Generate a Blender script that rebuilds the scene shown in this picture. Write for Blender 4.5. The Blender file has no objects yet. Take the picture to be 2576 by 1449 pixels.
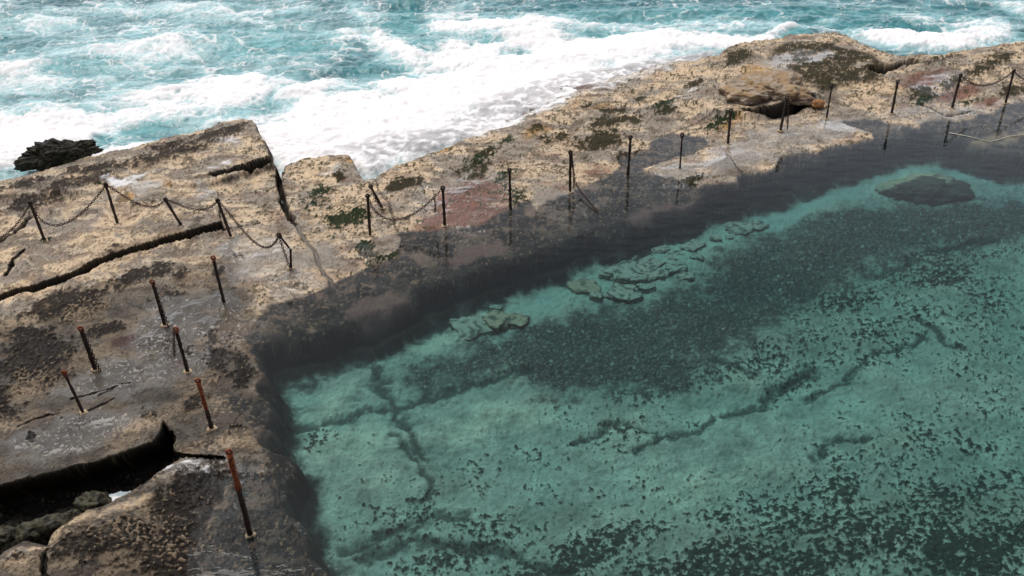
import bpy, math, random
import numpy as np

# ------------------------------------------------------------------ camera, world, sun, exposure
S = bpy.context.scene
C = S.collection
CAM_H = 12.0
F_PX = 35.0 / 36.0 * 2576.0          # focal length in pixels of the photograph seen 2576 wide
# world axes in camera axes, from the vanishing point of the upright posts
_d = np.array([1368 - 1288.0, -(4670 - 724.5), -F_PX]); _d /= np.linalg.norm(_d)
_up = -_d
_f = np.array([0, 0, -1.0]); _y = _f - _up * _f.dot(_up); _y /= np.linalg.norm(_y)
_x = np.cross(_y, _up)
RW = np.array([_x, _y, _up])         # camera -> world

cam_data = bpy.data.cameras.new('camera')
cam = bpy.data.objects.new('camera', cam_data)
C.objects.link(cam)
cam_data.sensor_width = 36.0
cam_data.lens = 35.0
cam_data.clip_start = 0.1
cam_data.clip_end = 9000.0
from mathutils import Matrix, Vector
M4 = Matrix([[*RW[0], 0], [*RW[1], 0], [*RW[2], CAM_H], [0, 0, 0, 1]])
cam.matrix_world = M4
S.camera = cam

SUN_EL, SUN_AZ = math.radians(64), math.radians(-40)     # azimuth from +y (sea side) towards +x
W = bpy.data.worlds.new('World'); S.world = W; W.use_nodes = True
nt = W.node_tree; nt.nodes.clear()
sky = nt.nodes.new('ShaderNodeTexSky'); sky.sky_type = 'NISHITA'; sky.sun_disc = False
sky.sun_elevation = SUN_EL; sky.sun_rotation = SUN_AZ
sky.air_density = 1.0; sky.dust_density = 4.0; sky.ozone_density = 1.0
hsv = nt.nodes.new('ShaderNodeHueSaturation'); hsv.inputs['Saturation'].default_value = 0.42
bg = nt.nodes.new('ShaderNodeBackground'); bg.inputs['Strength'].default_value = 0.15
wo = nt.nodes.new('ShaderNodeOutputWorld')
wtc = nt.nodes.new('ShaderNodeTexCoord'); wsp = nt.nodes.new('ShaderNodeSeparateXYZ'); wmr = nt.nodes.new('ShaderNodeMapRange')
wmr.inputs['From Min'].default_value = 0.0; wmr.inputs['From Max'].default_value = 0.52          # bright cloud deck towards the sea horizon
wmr.inputs['To Min'].default_value = 2.3; wmr.inputs['To Max'].default_value = 0.42
wvm = nt.nodes.new('ShaderNodeVectorMath'); wvm.operation = 'SCALE'
nt.links.new(wtc.outputs['Generated'], wsp.inputs[0]); nt.links.new(wsp.outputs['Z'], wmr.inputs['Value'])
nt.links.new(sky.outputs[0], hsv.inputs['Color']); nt.links.new(hsv.outputs[0], wvm.inputs[0]); nt.links.new(wmr.outputs[0], wvm.inputs['Scale'])
nt.links.new(wvm.outputs[0], bg.inputs['Color'])
nt.links.new(bg.outputs[0], wo.inputs['Surface'])

sd = bpy.data.lights.new('sun', 'SUN'); sd.energy = 1.25; sd.angle = math.radians(40); sd.color = (1.0, 0.96, 0.91)
sun = bpy.data.objects.new('sun', sd); C.objects.link(sun)
sun.location = (0, 20, 30)
_sv = Vector((math.sin(SUN_AZ) * math.cos(SUN_EL), math.cos(SUN_AZ) * math.cos(SUN_EL), math.sin(SUN_EL)))
sun.rotation_euler = _sv.to_track_quat('Z', 'Y').to_euler()

S.view_settings.view_transform = 'Standard'; S.view_settings.look = 'None'
S.view_settings.exposure = 0.68; S.view_settings.gamma = 1.0
S.cycles.use_denoising = True
S.cycles.volume_bounces = 1; S.cycles.max_bounces = 8; S.cycles.transparent_max_bounces = 12
S.cycles.caustics_reflective = False; S.cycles.caustics_refractive = False

# ------------------------------------------------------------------ tools
def G(px, py, z=0.0):
    """point of the plane at height z that the photograph shows at pixel (px, py) of 2576 x 1449"""
    w = RW @ np.array([px - 1288.0, -(py - 724.5), -F_PX])
    return w[:2] * ((CAM_H - z) / -w[2])

def on_plane_y(px, py, y):
    w = RW @ np.array([px - 1288.0, -(py - 724.5), -F_PX])
    t = y / w[1]
    return np.array([w[0] * t, y, CAM_H + w[2] * t])

_rng = np.random.RandomState(7)
_perm = _rng.permutation(256); _perm = np.concatenate([_perm, _perm])
_ga = np.cos(np.arange(256) * 2 * np.pi / 256 * 37.0).astype(np.float32)
_gb = np.sin(np.arange(256) * 2 * np.pi / 256 * 37.0).astype(np.float32)
def noise(x, y, seed=0):
    x = x + seed * 17.31; y = y - seed * 9.77
    xi = np.floor(x).astype(np.int32); yi = np.floor(y).astype(np.int32)
    xf = (x - xi).astype(np.float32); yf = (y - yi).astype(np.float32)
    u = xf * xf * xf * (xf * (xf * 6 - 15) + 10); v = yf * yf * yf * (yf * (yf * 6 - 15) + 10)
    xi &= 255; yi &= 255
    def g(ix, iy, fx, fy):
        h = _perm[_perm[ix & 255] + (iy & 255)]
        return _ga[h] * fx + _gb[h] * fy
    a = g(xi, yi, xf, yf); b = g(xi + 1, yi, xf - 1, yf)
    c = g(xi, yi + 1, xf, yf - 1); d = g(xi + 1, yi + 1, xf - 1, yf - 1)
    return (a + u * (b - a) + v * ((c + u * (d - c)) - (a + u * (b - a)))) * 1.5
def fbm(x, y, s, o=4, seed=0, gain=0.5, sy=None):
    sy = s if sy is None else sy
    r = np.zeros(x.shape, np.float32); a = 1.0; t = 0
    for k in range(o):
        r += a * noise(x * s * 2.03 ** k, y * sy * 2.03 ** k, seed + k * 3); t += a; a *= gain
    return r / t * 1.6
def ridge(x, y, s, o=4, seed=0, gain=0.55, sy=None):
    sy = s if sy is None else sy
    r = np.zeros(x.shape, np.float32); a = 1.0; t = 0
    for k in range(o):
        r += a * (1 - np.abs(noise(x * s * 2.03 ** k, y * sy * 2.03 ** k, seed + k * 5)) * 2); t += a; a *= gain
    return r / t
def sst(a, b, x):
    t = np.clip((x - a) / (b - a), 0, 1); return (t * t * (3 - 2 * t)).astype(np.float32)
def mix(a, b, t): return a + (b - a) * t
def poly(pts, z=0.0): return np.array([G(p[0], p[1], z) for p in pts])
def sdf(X, Y, P, far=1.5, closed=True):
    """signed distance to polygon P, positive inside; clipped at -far outside its box"""
    P = np.asarray(P); out = np.full(X.shape, -far, np.float32)
    m = (X > P[:, 0].min() - far) & (X < P[:, 0].max() + far) & (Y > P[:, 1].min() - far) & (Y < P[:, 1].max() + far)
    x = X[m]; y = Y[m]; d = np.full(x.shape, 1e9, np.float32); ins = np.zeros(x.shape, bool)
    n = len(P)
    for i in range(n if closed else n - 1):
        ax, ay = P[i]; bx, by = P[(i + 1) % n]; ex, ey = bx - ax, by - ay; L = ex * ex + ey * ey + 1e-9
        t = np.clip(((x - ax) * ex + (y - ay) * ey) / L, 0, 1)
        d = np.minimum(d, (x - ax - t * ex) ** 2 + (y - ay - t * ey) ** 2)
        if closed:
            c = ((ay > y) != (by > y)) & (x < (bx - ax) * (y - ay) / (by - ay + 1e-12) + ax)
            ins ^= c
    d = np.sqrt(d)
    out[m] = np.where(ins, d, -d) if closed else -d
    return np.maximum(out, -far)
def line(X, Y, pts, z=0.0, far=0.6): return -sdf(X, Y, poly(pts, z), far, False)   # distance to a polyline
class Blobs:
    def __init__(s, X, Y, z): s.X, s.Y, s.z = X, Y, z; s.m = {}
    def add(s, kind, items):
        A = s.m.setdefault(kind, np.zeros(s.X.shape, np.float32))
        for it in items:
            px, py, rx, ry = it[:4]; amt = it[4] if len(it) > 4 else 1.0; ang = math.radians(it[5] if len(it) > 5 else -14)
            z = s.z; c = G(px, py, z)
            J = np.array([G(px + 1, py, z) - c, G(px, py + 1, z) - c]).T; Ji = np.linalg.inv(J)
            R = 1.7 * max(rx * np.linalg.norm(J[:, 0]), ry * np.linalg.norm(J[:, 1]), rx * abs(math.sin(ang)) * np.linalg.norm(J[:, 1]))
            m = (np.abs(s.X - c[0]) < R) & (np.abs(s.Y - c[1]) < R)
            dx = s.X[m] - c[0]; dy = s.Y[m] - c[1]
            u = Ji[0, 0] * dx + Ji[0, 1] * dy; v = Ji[1, 0] * dx + Ji[1, 1] * dy
            uu = u * math.cos(ang) + v * math.sin(ang); vv = -u * math.sin(ang) + v * math.cos(ang)
            r = np.hypot(uu / rx, vv / ry)
            f = amt * np.clip(1.35 - r, 0, 1)
            A[m] = np.maximum(A[m], f)
        return A
    def get(s, k): return s.m[k]

def fan(y0, y1, rows, cols, hw, power):
    t = np.linspace(0, 1, rows); ys = (y0 ** (1 - power) + (y1 ** (1 - power) - y0 ** (1 - power)) * t) ** (1 / (1 - power))
    u = np.linspace(-1, 1, cols)
    Y = np.repeat(ys[:, None], cols, 1); X = u[None, :] * hw(ys)[:, None]
    return X.astype(np.float32), Y.astype(np.float32)
def grid_object(name, X, Y, Z, attrs, mat, keep=None):
    r, c = X.shape
    co = np.stack([X, Y, Z], -1).reshape(-1, 3).astype(np.float32)
    i = np.arange(r * c).reshape(r, c)
    q = np.stack([i[:-1, :-1], i[:-1, 1:], i[1:, 1:], i[1:, :-1]], -1).reshape(-1, 4)
    if keep is not None:
        k = keep.reshape(-1); q = q[k[q].any(1)]
        used = np.zeros(r * c, bool); used[q.reshape(-1)] = True
        remap = np.cumsum(used) - 1; q = remap[q]; co = co[used]
        attrs = {a: (v.reshape(-1, v.shape[-1])[used] if v.ndim == 3 else v.reshape(-1)[used]) for a, v in attrs.items()}
    me = bpy.data.meshes.new(name)
    me.vertices.add(len(co)); me.vertices.foreach_set('co', co.reshape(-1))
    me.loops.add(q.size); me.loops.foreach_set('vertex_index', q.reshape(-1).astype(np.int32))
    me.polygons.add(len(q)); me.polygons.foreach_set('loop_start', np.arange(0, q.size, 4, dtype=np.int32))
    me.update(calc_edges=True)
    me.shade_smooth()
    for a, v in attrs.items():
        if v.shape[-1] == 3 and v.size == 3 * len(co):
            v = v.reshape(-1, 3); v4 = np.ones((len(v), 4), np.float32); v4[:, :3] = np.clip(v, 0, 1)
            at = me.attributes.new(a, 'FLOAT_COLOR', 'POINT'); at.data.foreach_set('color', v4.reshape(-1))
        else:
            at = me.attributes.new(a, 'FLOAT', 'POINT'); at.data.foreach_set('value', v.reshape(-1).astype(np.float32))
    me.materials.append(mat)
    o = bpy.data.objects.new(name, me); C.objects.link(o)
    return o
def tag(o, label=None, cat=None, group=None, kind=None):
    if label: o['label'] = label
    if cat: o['category'] = cat
    if group: o['group'] = group
    if kind: o['kind'] = kind
    return o
def lin(r, g, b):
    f = lambda c: (c / 255 / 12.92) if c / 255 <= 0.04045 else ((c / 255 + 0.055) / 1.055) ** 2.4
    return np.array([f(r), f(g), f(b)], np.float32)

# ------------------------------------------------------------------ materials
def new_mat(name):
    m = bpy.data.materials.new(name); m.use_nodes = True
    n = m.node_tree.nodes; l = m.node_tree.links
    return m, n, l, n['Principled BSDF'], n['Material Output']
def bump_chain(n, l, bsdf, specs, vec=None):
    prev = None
    for sc, det, st, dist in specs:
        t = n.new('ShaderNodeTexNoise'); t.inputs['Scale'].default_value = sc; t.inputs['Detail'].default_value = det
        if vec: l.new(vec, t.inputs['Vector'])
        b = n.new('ShaderNodeBump'); b.inputs['Strength'].default_value = st; b.inputs['Distance'].default_value = dist
        l.new(t.outputs['Fac'], b.inputs['Height'])
        if prev: l.new(prev.outputs[0], b.inputs['Normal'])
        prev = b
    l.new(prev.outputs[0], bsdf.inputs['Normal'])
def rock_mat(name, bump=1.0):
    m, n, l, b, o = new_mat(name)
    a = n.new('ShaderNodeAttribute'); a.attribute_name = 'tone'
    geo = n.new('ShaderNodeNewGeometry')
    t = n.new('ShaderNodeTexNoise'); t.inputs['Scale'].default_value = 22; t.inputs['Detail'].default_value = 6; t.inputs['Roughness'].default_value = 0.7
    l.new(geo.outputs['Position'], t.inputs['Vector'])
    mr = n.new('ShaderNodeMapRange'); mr.inputs['From Min'].default_value = 0.25; mr.inputs['From Max'].default_value = 0.75
    mr.inputs['To Min'].default_value = 0.80; mr.inputs['To Max'].default_value = 1.20
    l.new(t.outputs['Fac'], mr.inputs['Value'])
    mx = n.new('ShaderNodeVectorMath'); mx.operation = 'SCALE'
    l.new(a.outputs['Color'], mx.inputs[0]); l.new(mr.outputs[0], mx.inputs['Scale'])
    l.new(mx.outputs[0], b.inputs['Base Color'])
    w = n.new('ShaderNodeAttribute'); w.attribute_name = 'rough'
    l.new(w.outputs['Fac'], b.inputs['Roughness'])
    b.inputs['IOR'].default_value = 1.36
    sp = n.new('ShaderNodeMapRange'); sp.inputs['From Min'].default_value = 0.15; sp.inputs['From Max'].default_value = 0.6
    sp.inputs['To Min'].default_value = 0.55; sp.inputs['To Max'].default_value = 0.06
    l.new(w.outputs['Fac'], sp.inputs['Value']); l.new(sp.outputs[0], b.inputs['Specular IOR Level'])
    t1 = n.new('ShaderNodeTexNoise'); t1.inputs['Scale'].default_value = 16; t1.inputs['Detail'].default_value = 5
    t1.inputs['Roughness'].default_value = 0.65
    l.new(geo.outputs['Position'], t1.inputs['Vector'])
    bm = n.new('ShaderNodeBump'); bm.inputs['Distance'].default_value = 0.05
    st = n.new('ShaderNodeMath'); st.operation = 'MULTIPLY'; st.inputs[1].default_value = 0.6 * bump
    l.new(w.outputs['Fac'], st.inputs[0]); l.new(st.outputs[0], bm.inputs['Strength'])
    l.new(t1.outputs['Fac'], bm.inputs['Height']); l.new(bm.outputs[0], b.inputs['Normal'])
    return m
M_ROCK = rock_mat('wet_sandstone')

def water_mat():
    m, n, l, b, o = new_mat('pool_water')
    n.remove(b)
    tr = n.new('ShaderNodeBsdfTransparent'); gl = n.new('ShaderNodeBsdfGlossy')
    gl.inputs['Roughness'].default_value = 0.015
    fr = n.new('ShaderNodeFresnel'); fr.inputs['IOR'].default_value = 1.33
    mx = n.new('ShaderNodeMixShader')
    geo = n.new('ShaderNodeNewGeometry'); mp = n.new('ShaderNodeMapping'); mp.inputs['Scale'].default_value = (1.0, 2.2, 1.0)
    mp.inputs['Rotation'].default_value = (0, 0, math.radians(-20))
    l.new(geo.outputs['Position'], mp.inputs['Vector'])
    t = n.new('ShaderNodeTexNoise'); t.inputs['Scale'].default_value = 1.6; t.inputs['Detail'].default_value = 3
    l.new(mp.outputs[0], t.inputs['Vector'])
    bm = n.new('ShaderNodeBump'); bm.inputs['Strength'].default_value = 0.22; bm.inputs['Distance'].default_value = 0.03
    l.new(t.outputs['Fac'], bm.inputs['Height'])
    l.new(bm.outputs[0], gl.inputs['Normal']); l.new(bm.outputs[0], fr.inputs['Normal'])
    l.new(fr.outputs[0], mx.inputs[0]); l.new(tr.outputs[0], mx.inputs[1]); l.new(gl.outputs[0], mx.inputs[2])
    l.new(mx.outputs[0], o.inputs['Surface'])
    va = n.new('ShaderNodeVolumeAbsorption'); va.inputs['Color'].default_value = (0.05, 0.60, 0.67, 1); va.inputs['Density'].default_value = 0.56
    vs = n.new('ShaderNodeVolumeScatter'); vs.inputs['Color'].default_value = (0.45, 0.85, 0.90, 1); vs.inputs['Density'].default_value = 0.007
    ad = n.new('ShaderNodeAddShader'); l.new(va.outputs[0], ad.inputs[0]); l.new(vs.outputs[0], ad.inputs[1])
    l.new(ad.outputs[0], o.inputs['Volume'])
    return m
M_WATER = water_mat()

def sea_mat():
    m, n, l, b, o = new_mat('sea_water')
    a = n.new('ShaderNodeAttribute'); a.attribute_name = 'tone'; l.new(a.outputs['Color'], b.inputs['Base Color'])
    w = n.new('ShaderNodeAttribute'); w.attribute_name = 'rough'; l.new(w.outputs['Fac'], b.inputs['Roughness'])
    al = n.new('ShaderNodeAttribute'); al.attribute_name = 'cover'; l.new(al.outputs['Fac'], b.inputs['Alpha'])
    b.inputs['IOR'].default_value = 1.33
    geo = n.new('ShaderNodeNewGeometry')
    bump_chain(n, l, b, [(1.1, 5, 0.5, 0.10), (6, 3, 0.12, 0.02)], geo.outputs['Position'])
    return m
M_SEA = sea_mat()

def simple_mat(name, c1, c2, scale, rough, bump=(20, 0.5, 0.02), metal=0.0, thr=(0.4, 0.6)):
    m, n, l, b, o = new_mat(name)
    tc = n.new('ShaderNodeTexCoord')
    t = n.new('ShaderNodeTexNoise'); t.inputs['Scale'].default_value = scale; t.inputs['Detail'].default_value = 6; t.inputs['Roughness'].default_value = 0.65
    r = n.new('ShaderNodeValToRGB'); r.color_ramp.elements[0].color = (*c1, 1); r.color_ramp.elements[1].color = (*c2, 1)
    r.color_ramp.elements[0].position, r.color_ramp.elements[1].position = thr
    l.new(tc.outputs['Object'], t.inputs['Vector']); l.new(t.outputs['Fac'], r.inputs[0]); l.new(r.outputs[0], b.inputs['Base Color'])
    b.inputs['Roughness'].default_value = rough; b.inputs['Metallic'].default_value = metal
    bump_chain(n, l, b, [(bump[0], 5, bump[1], bump[2])], tc.outputs['Object'])
    return m
M_IRON = simple_mat('corroded_iron', (0.012, 0.010, 0.010), (0.045, 0.022, 0.014), 14, 0.75, (40, 0.8, 0.01))
M_RUST = simple_mat('rusty_iron', (0.10, 0.022, 0.014), (0.36, 0.10, 0.035), 18, 0.85, (45, 0.8, 0.01))
M_CHAIN = simple_mat('rusty_chain', (0.018, 0.012, 0.010), (0.07, 0.032, 0.02), 12, 0.8, (60, 0.5, 0.005))
M_MORTAR = simple_mat('pale_mortar', (0.32, 0.22, 0.13), (0.55, 0.42, 0.28), 18, 0.8)

# ------------------------------------------------------------------ the rock platform
XR, YR = fan(7.5, 47.0, 1150, 2150, lambda y: 0.72 * y + 7.0, 1.75)
wx = 0.22 * fbm(XR, YR, 0.9, 3, 1) + 0.05 * fbm(XR, YR, 4.5, 3, 2)
wy = 0.22 * fbm(XR, YR, 0.9, 3, 3) + 0.05 * fbm(XR, YR, 4.5, 3, 4)
XW, YW = XR + wx, YR + wy
XC, YC = XR + 0.22 * fbm(XR, YR, 0.9, 2, 1), YR + 0.22 * fbm(XR, YR, 0.9, 2, 3)      # coarse warp for the pool wall
XS, YS = XR + wx * 0.35, YR + wy * 0.35        # softer warp for straight quarried edges

SEA_EDGE = [(-400, 560), (-200, 495), (0, 447), (45, 438), (150, 410), (260, 380), (400, 345), (500, 320), (560, 300), (612, 293), (640, 296), (652, 318),
            (676, 370), (692, 408), (704, 432), (712, 412), (760, 393), (830, 381), (882, 382), (893, 398), (905, 425), (920, 447), (938, 440), (990, 408),
            (1060, 385), (1120, 365), (1180, 335), (1215, 300), (1230, 275), (1300, 240), (1360, 215), (1450, 188), (1580, 160), (1700, 143), (1790, 133),
            (1812, 122), (1900, 104), (2000, 88), (2080, 81), (2110, 82), (2140, 95), (2180, 115), (2225, 131), (2270, 141), (2310, 138), (2350, 140), (2440, 124), (2530, 109),
            (2700, 100), (2900, 110), (5200, 140), (5200, 2300), (-1200, 2300), (-900, 700)]
dsea = sdf(XS, YS, poly(SEA_EDGE, 0.15), 6)
WATERLINE = [(440, 1700), (500, 1449), (500, 1330), (545, 1240), (580, 1180), (655, 1162), (664, 1125), (640, 1070), (601, 1036), (580, 1000), (588, 988), (648, 990), (652, 975),
             (632, 901), (615, 837), (611, 800), (700, 768), (760, 744), (818, 713), (880, 695), (935, 674), (1000, 642), (1012, 622), (995, 600), (1010, 585), (1060, 577), (1130, 573),
             (1200, 560), (1262, 535), (1290, 505), (1335, 498), (1350, 525), (1395, 497), (1440, 482), (1460, 462), (1530, 440), (1560, 400), (1600, 380), (1650, 352), (1700, 335),
             (1775, 348), (1790, 372), (1740, 385), (1700, 400), (1665, 418), (1625, 425), (1640, 440), (1700, 450), (1755, 472), (1800, 463), (1850, 455), (1880, 440), (1945, 418), (1965, 398),
             (2040, 378), (2110, 362), (2180, 350), (2190, 338), (2150, 318), (2113, 308), (2197, 299), (2305, 319), (2320, 306), (2457, 300), (2460, 286), (2500, 275), (2550, 258),
             (2620, 245), (5000, 240), (5000, 1900)]
dwl = sdf(XW, YW, poly(WATERLINE, 0.0), 5)
DEEP = [(830, 1750), (790, 1449), (765, 1350), (735, 1260), (715, 1180), (690, 1120), (672, 1050), (655, 1000), (645, 920), (652, 862), (720, 850), (800, 828), (880, 802), (960, 772), (1020, 742), (1100, 705), (1210, 668), (1330, 630), (1480, 580), (1600, 545), (1690, 516), (1780, 488), (1860, 462), (1960, 432), (2070, 396),
        (2150, 372), (2230, 350), (2330, 335), (2440, 345), (2500, 372), (2600, 385), (5000, 400), (5000, 1900)]
ddeep = sdf(XC, YC, poly(DEEP, -0.17), 5)
n1 = fbm(XR, YR, 0.5, 4, 11); n2 = fbm(XR, YR, 1.8, 4, 12); n3 = fbm(XR, YR, 7.0, 3, 13)
strat = ridge(XR * 0.96 + YR * 0.25, YR, 0.35, 4, 15, sy=1.6)

# heights ----------------------------------------------------------
Hh = 0.10 + 0.055 * n1 + 0.03 * n2 + 0.03 * (strat - 0.4)
Hh += 0.10 * sst(0.0, 6.0, YR - 27) * sst(-2, 10, XR)
def region(pts, z, w=0.25, zz=0.1, X=None, Y=None):
    return sst(-w / 2, w / 2, sdf(XS if X is None else X, YS if Y is None else Y, poly(pts, zz), 1.0))
# big block at the sea, left
BLOCK = [(-400, 560), (-150, 480), (0, 447), (300, 368), (612, 292), (645, 294), (655, 318), (692, 400), (676, 404), (600, 420), (545, 438), (470, 452), (400, 462), (330, 470), (240, 470), (120, 470), (0, 478), (-300, 560)]
rb = region(BLOCK, 0, 0.14, 0.4)
tilt = sst(-8.5, -5.2, XR)
Hh = mix(Hh, 0.22 + 0.26 * tilt + 0.06 * n1 + 0.03 * n3 * 0.4, rb)
# raised slab above the long step, left
SLAB = [(-400, 700), (-100, 640), (0, 612), (78, 545), (250, 485), (420, 470), (540, 478), (556, 520), (560, 560), (548, 574), (440, 600), (330, 627), (230, 662), (150, 702), (0, 742), (-300, 830), (-500, 900)]
rs = region(SLAB, 0, 0.04, 0.15)
Hh = mix(Hh, 0.18 + 0.05 * n1 + 0.03 * n2, rs)
SLAB2 = [(180, 640), (200, 585), (330, 545), (470, 505), (552, 520), (556, 560), (545, 572), (440, 600), (300, 630), (215, 655)]
rs2 = region(SLAB2, 0, 0.12, 0.3)
Hh += 0.07 * rs2
# left walkway: level and low
WALK = [(-300, 830), (0, 748), (150, 712), (240, 668), (340, 632), (450, 606), (560, 580), (640, 600), (700, 640), (810, 712), (611, 798), (640, 980), (590, 1000), (662, 1120), (655, 1160), (430, 1160), (412, 1070), (385, 1108), (0, 1218), (-300, 1300)]
rw = region(WALK, 0, 0.5, 0.05)
Hh = mix(Hh, 0.055 + 0.03 * n1 + 0.02 * n2, rw)
# outcrop zone, upper right shelf
Hh += 0.22 * sst(-0.3, 0.8, sdf(XW, YW, poly([(1700, 240), (1800, 150), (1900, 110), (2100, 85), (2230, 150), (2215, 185), (2100, 230), (2000, 215), (1880, 235), (1800, 250)], 0.3), 1.5))
# low ledge that the surf washes over
WASH = [(820, 372), (960, 330), (1100, 318), (1200, 255), (1330, 205), (1500, 165), (1790, 120), (1810, 150), (1700, 165), (1560, 200), (1450, 235), (1380, 270), (1300, 300), (1210, 345), (1120, 372), (1000, 400), (930, 440), (905, 420), (890, 385)]
dwash = sdf(XW, YW, poly(WASH, -0.1), 3)
wsh = sst(-0.5, 0.6, dwash)
Hh = mix(Hh, -0.19 + 0.10 * n2 + 0.10 * n1, wsh * sst(-0.3, 0.4, dsea + 2.2 * wsh))
# bottom mound, left of the pool
MOUND = [(-300, 1480), (0, 1400), (60, 1365), (125, 1378), (140, 1330), (200, 1300), (300, 1262), (370, 1222), (430, 1175), (470, 1160), (600, 1165), (700, 1165), (740, 1250), (790, 1380), (830, 1449), (860, 1750), (-300, 1750)]
dm = sdf(XS, YS, poly(MOUND, 0.1), 3)
rm = sst(-0.05, 0.35, dm)
xm = sst(-3.3, -8.0, XR)
Hh = mix(Hh, -0.24 + 0.56 * xm + 0.05 * n1 + 0.05 * n2, rm)

# the rock meets the pool almost level
shore = np.clip(-dwl, 0, 3)
Hh = np.where(rm > 0.02, Hh, np.minimum(Hh, 0.012 + 0.075 * shore ** 1.2 + 0.012 * n2))
# below the water line: shelf, wall, floor
inner = sst(-0.06, 0.10, dwl)
t = np.clip(dwl, 0, 9) / (np.clip(dwl, 0, 9) + np.clip(-ddeep, 0, 9) + 0.05)
shelf = -0.016 - 0.03 * sst(0, 0.5, dwl) - 0.17 * t ** 1.6 + 0.05 * n2 * t + 0.012 * n3
Hh = np.where(rm > 0.5, Hh, mix(Hh, shelf, inner))
# sheets of dry rock just proud of the water
Hh = Hh + 0.0
FLOOR_Z = -1.0
flo = FLOOR_Z + 0.12 * n1 + 0.04 * n2 + 0.03 * n3
FOOT = [(880, 1750), (850, 1449), (815, 1340), (788, 1270), (765, 1200), (738, 1110), (725, 1040), (705, 985), (780, 962), (860, 932), (935, 908), (1000, 882), (1060, 845), (1130, 806), (1230, 770), (1350, 722), (1500, 662), (1620, 625), (1700, 598), (1790, 560), (1870, 522), (1970, 488), (2080, 450),
        (2150, 425), (2230, 402), (2330, 388), (2440, 400), (2500, 430), (2600, 445), (5000, 460), (5000, 1900)]
dfoot = np.minimum(sdf(XC, YC, poly(FOOT, -1.0), 4), ddeep - mix(0.22, 0.5, sst(-3.0, 1.0, XR)))
_a = np.clip(ddeep, 0, 9); _b = np.clip(-dfoot, 0, 9); wall = sst(0.0, 1.0, _a / (_a + _b + 0.02))
Hh = mix(Hh, flo, wall)
# sea drop
drop = sst(0.10, -0.35, dsea)
drop = drop * (1 - wsh * 0.6)
Hh = mix(Hh, -1.6, drop)

B0 = Blobs(XW, YW, 0.05)
# cracks -----------------------------------------------------------
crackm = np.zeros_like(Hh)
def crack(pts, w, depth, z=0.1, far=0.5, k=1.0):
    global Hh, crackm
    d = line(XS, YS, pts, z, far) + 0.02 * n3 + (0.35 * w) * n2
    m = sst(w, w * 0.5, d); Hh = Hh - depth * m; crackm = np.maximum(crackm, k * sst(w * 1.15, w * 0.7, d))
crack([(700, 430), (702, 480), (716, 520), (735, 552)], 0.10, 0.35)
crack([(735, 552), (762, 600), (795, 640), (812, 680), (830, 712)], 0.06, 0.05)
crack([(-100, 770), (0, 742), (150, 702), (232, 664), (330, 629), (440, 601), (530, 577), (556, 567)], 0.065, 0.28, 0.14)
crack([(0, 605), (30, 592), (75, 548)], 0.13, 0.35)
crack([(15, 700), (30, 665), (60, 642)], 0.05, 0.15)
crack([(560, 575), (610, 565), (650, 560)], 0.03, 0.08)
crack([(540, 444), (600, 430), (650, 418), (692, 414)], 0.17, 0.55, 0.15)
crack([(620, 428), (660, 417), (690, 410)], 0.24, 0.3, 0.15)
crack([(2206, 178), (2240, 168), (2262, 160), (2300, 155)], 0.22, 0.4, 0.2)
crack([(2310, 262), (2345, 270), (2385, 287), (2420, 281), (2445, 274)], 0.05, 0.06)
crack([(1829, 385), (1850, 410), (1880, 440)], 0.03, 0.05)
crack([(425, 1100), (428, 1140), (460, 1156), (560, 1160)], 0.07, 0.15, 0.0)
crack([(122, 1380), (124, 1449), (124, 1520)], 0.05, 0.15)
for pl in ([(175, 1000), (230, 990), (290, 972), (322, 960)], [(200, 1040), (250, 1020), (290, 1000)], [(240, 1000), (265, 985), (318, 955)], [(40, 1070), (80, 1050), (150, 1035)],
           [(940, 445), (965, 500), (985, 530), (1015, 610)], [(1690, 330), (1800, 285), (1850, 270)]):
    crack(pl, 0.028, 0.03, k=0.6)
ol = sdf(XS, YS, poly([(1755, 262), (1800, 236), (1880, 215), (2040, 205), (2062, 222), (2056, 238), (2004, 262), (1948, 284), (1900, 290), (1850, 282), (1800, 275)], 0.3), 1.0)
Hh = np.maximum(Hh, mix(Hh, 0.27 + 0.04 * n2, sst(-0.12, 0.08, ol)))
# the trench, lower left
TRENCH = [(-300, 1310), (0, 1222), (150, 1188), (300, 1143), (385, 1114), (402, 1092), (408, 1062), (420, 1075), (428, 1105), (432, 1130), (455, 1158), (430, 1172), (400, 1192), (370, 1217), (330, 1242), (290, 1264), (240, 1284), (180, 1312), (136, 1342),
          (118, 1372), (60, 1362), (0, 1398), (-300, 1480)]
dt = sdf(XS, YS, poly(TRENCH, 0.05), 1.5)
tr = sst(-0.01, 0.08, dt)
Hh = mix(Hh, -0.62 + 0.12 * n2 + 0.06 * n3, tr)
HOLE = sdf(XS, YS, poly([(1862, 289), (1892, 296), (1945, 302), (2000, 286), (2050, 257), (2046, 246), (2000, 262), (1948, 278), (1895, 285)], 0.1), 0.8)
hole = sst(-0.02, 0.12, HOLE); Hh = mix(Hh, -0.5, hole); crackm = np.maximum(crackm, sst(-0.10, -0.02, HOLE))

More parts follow.
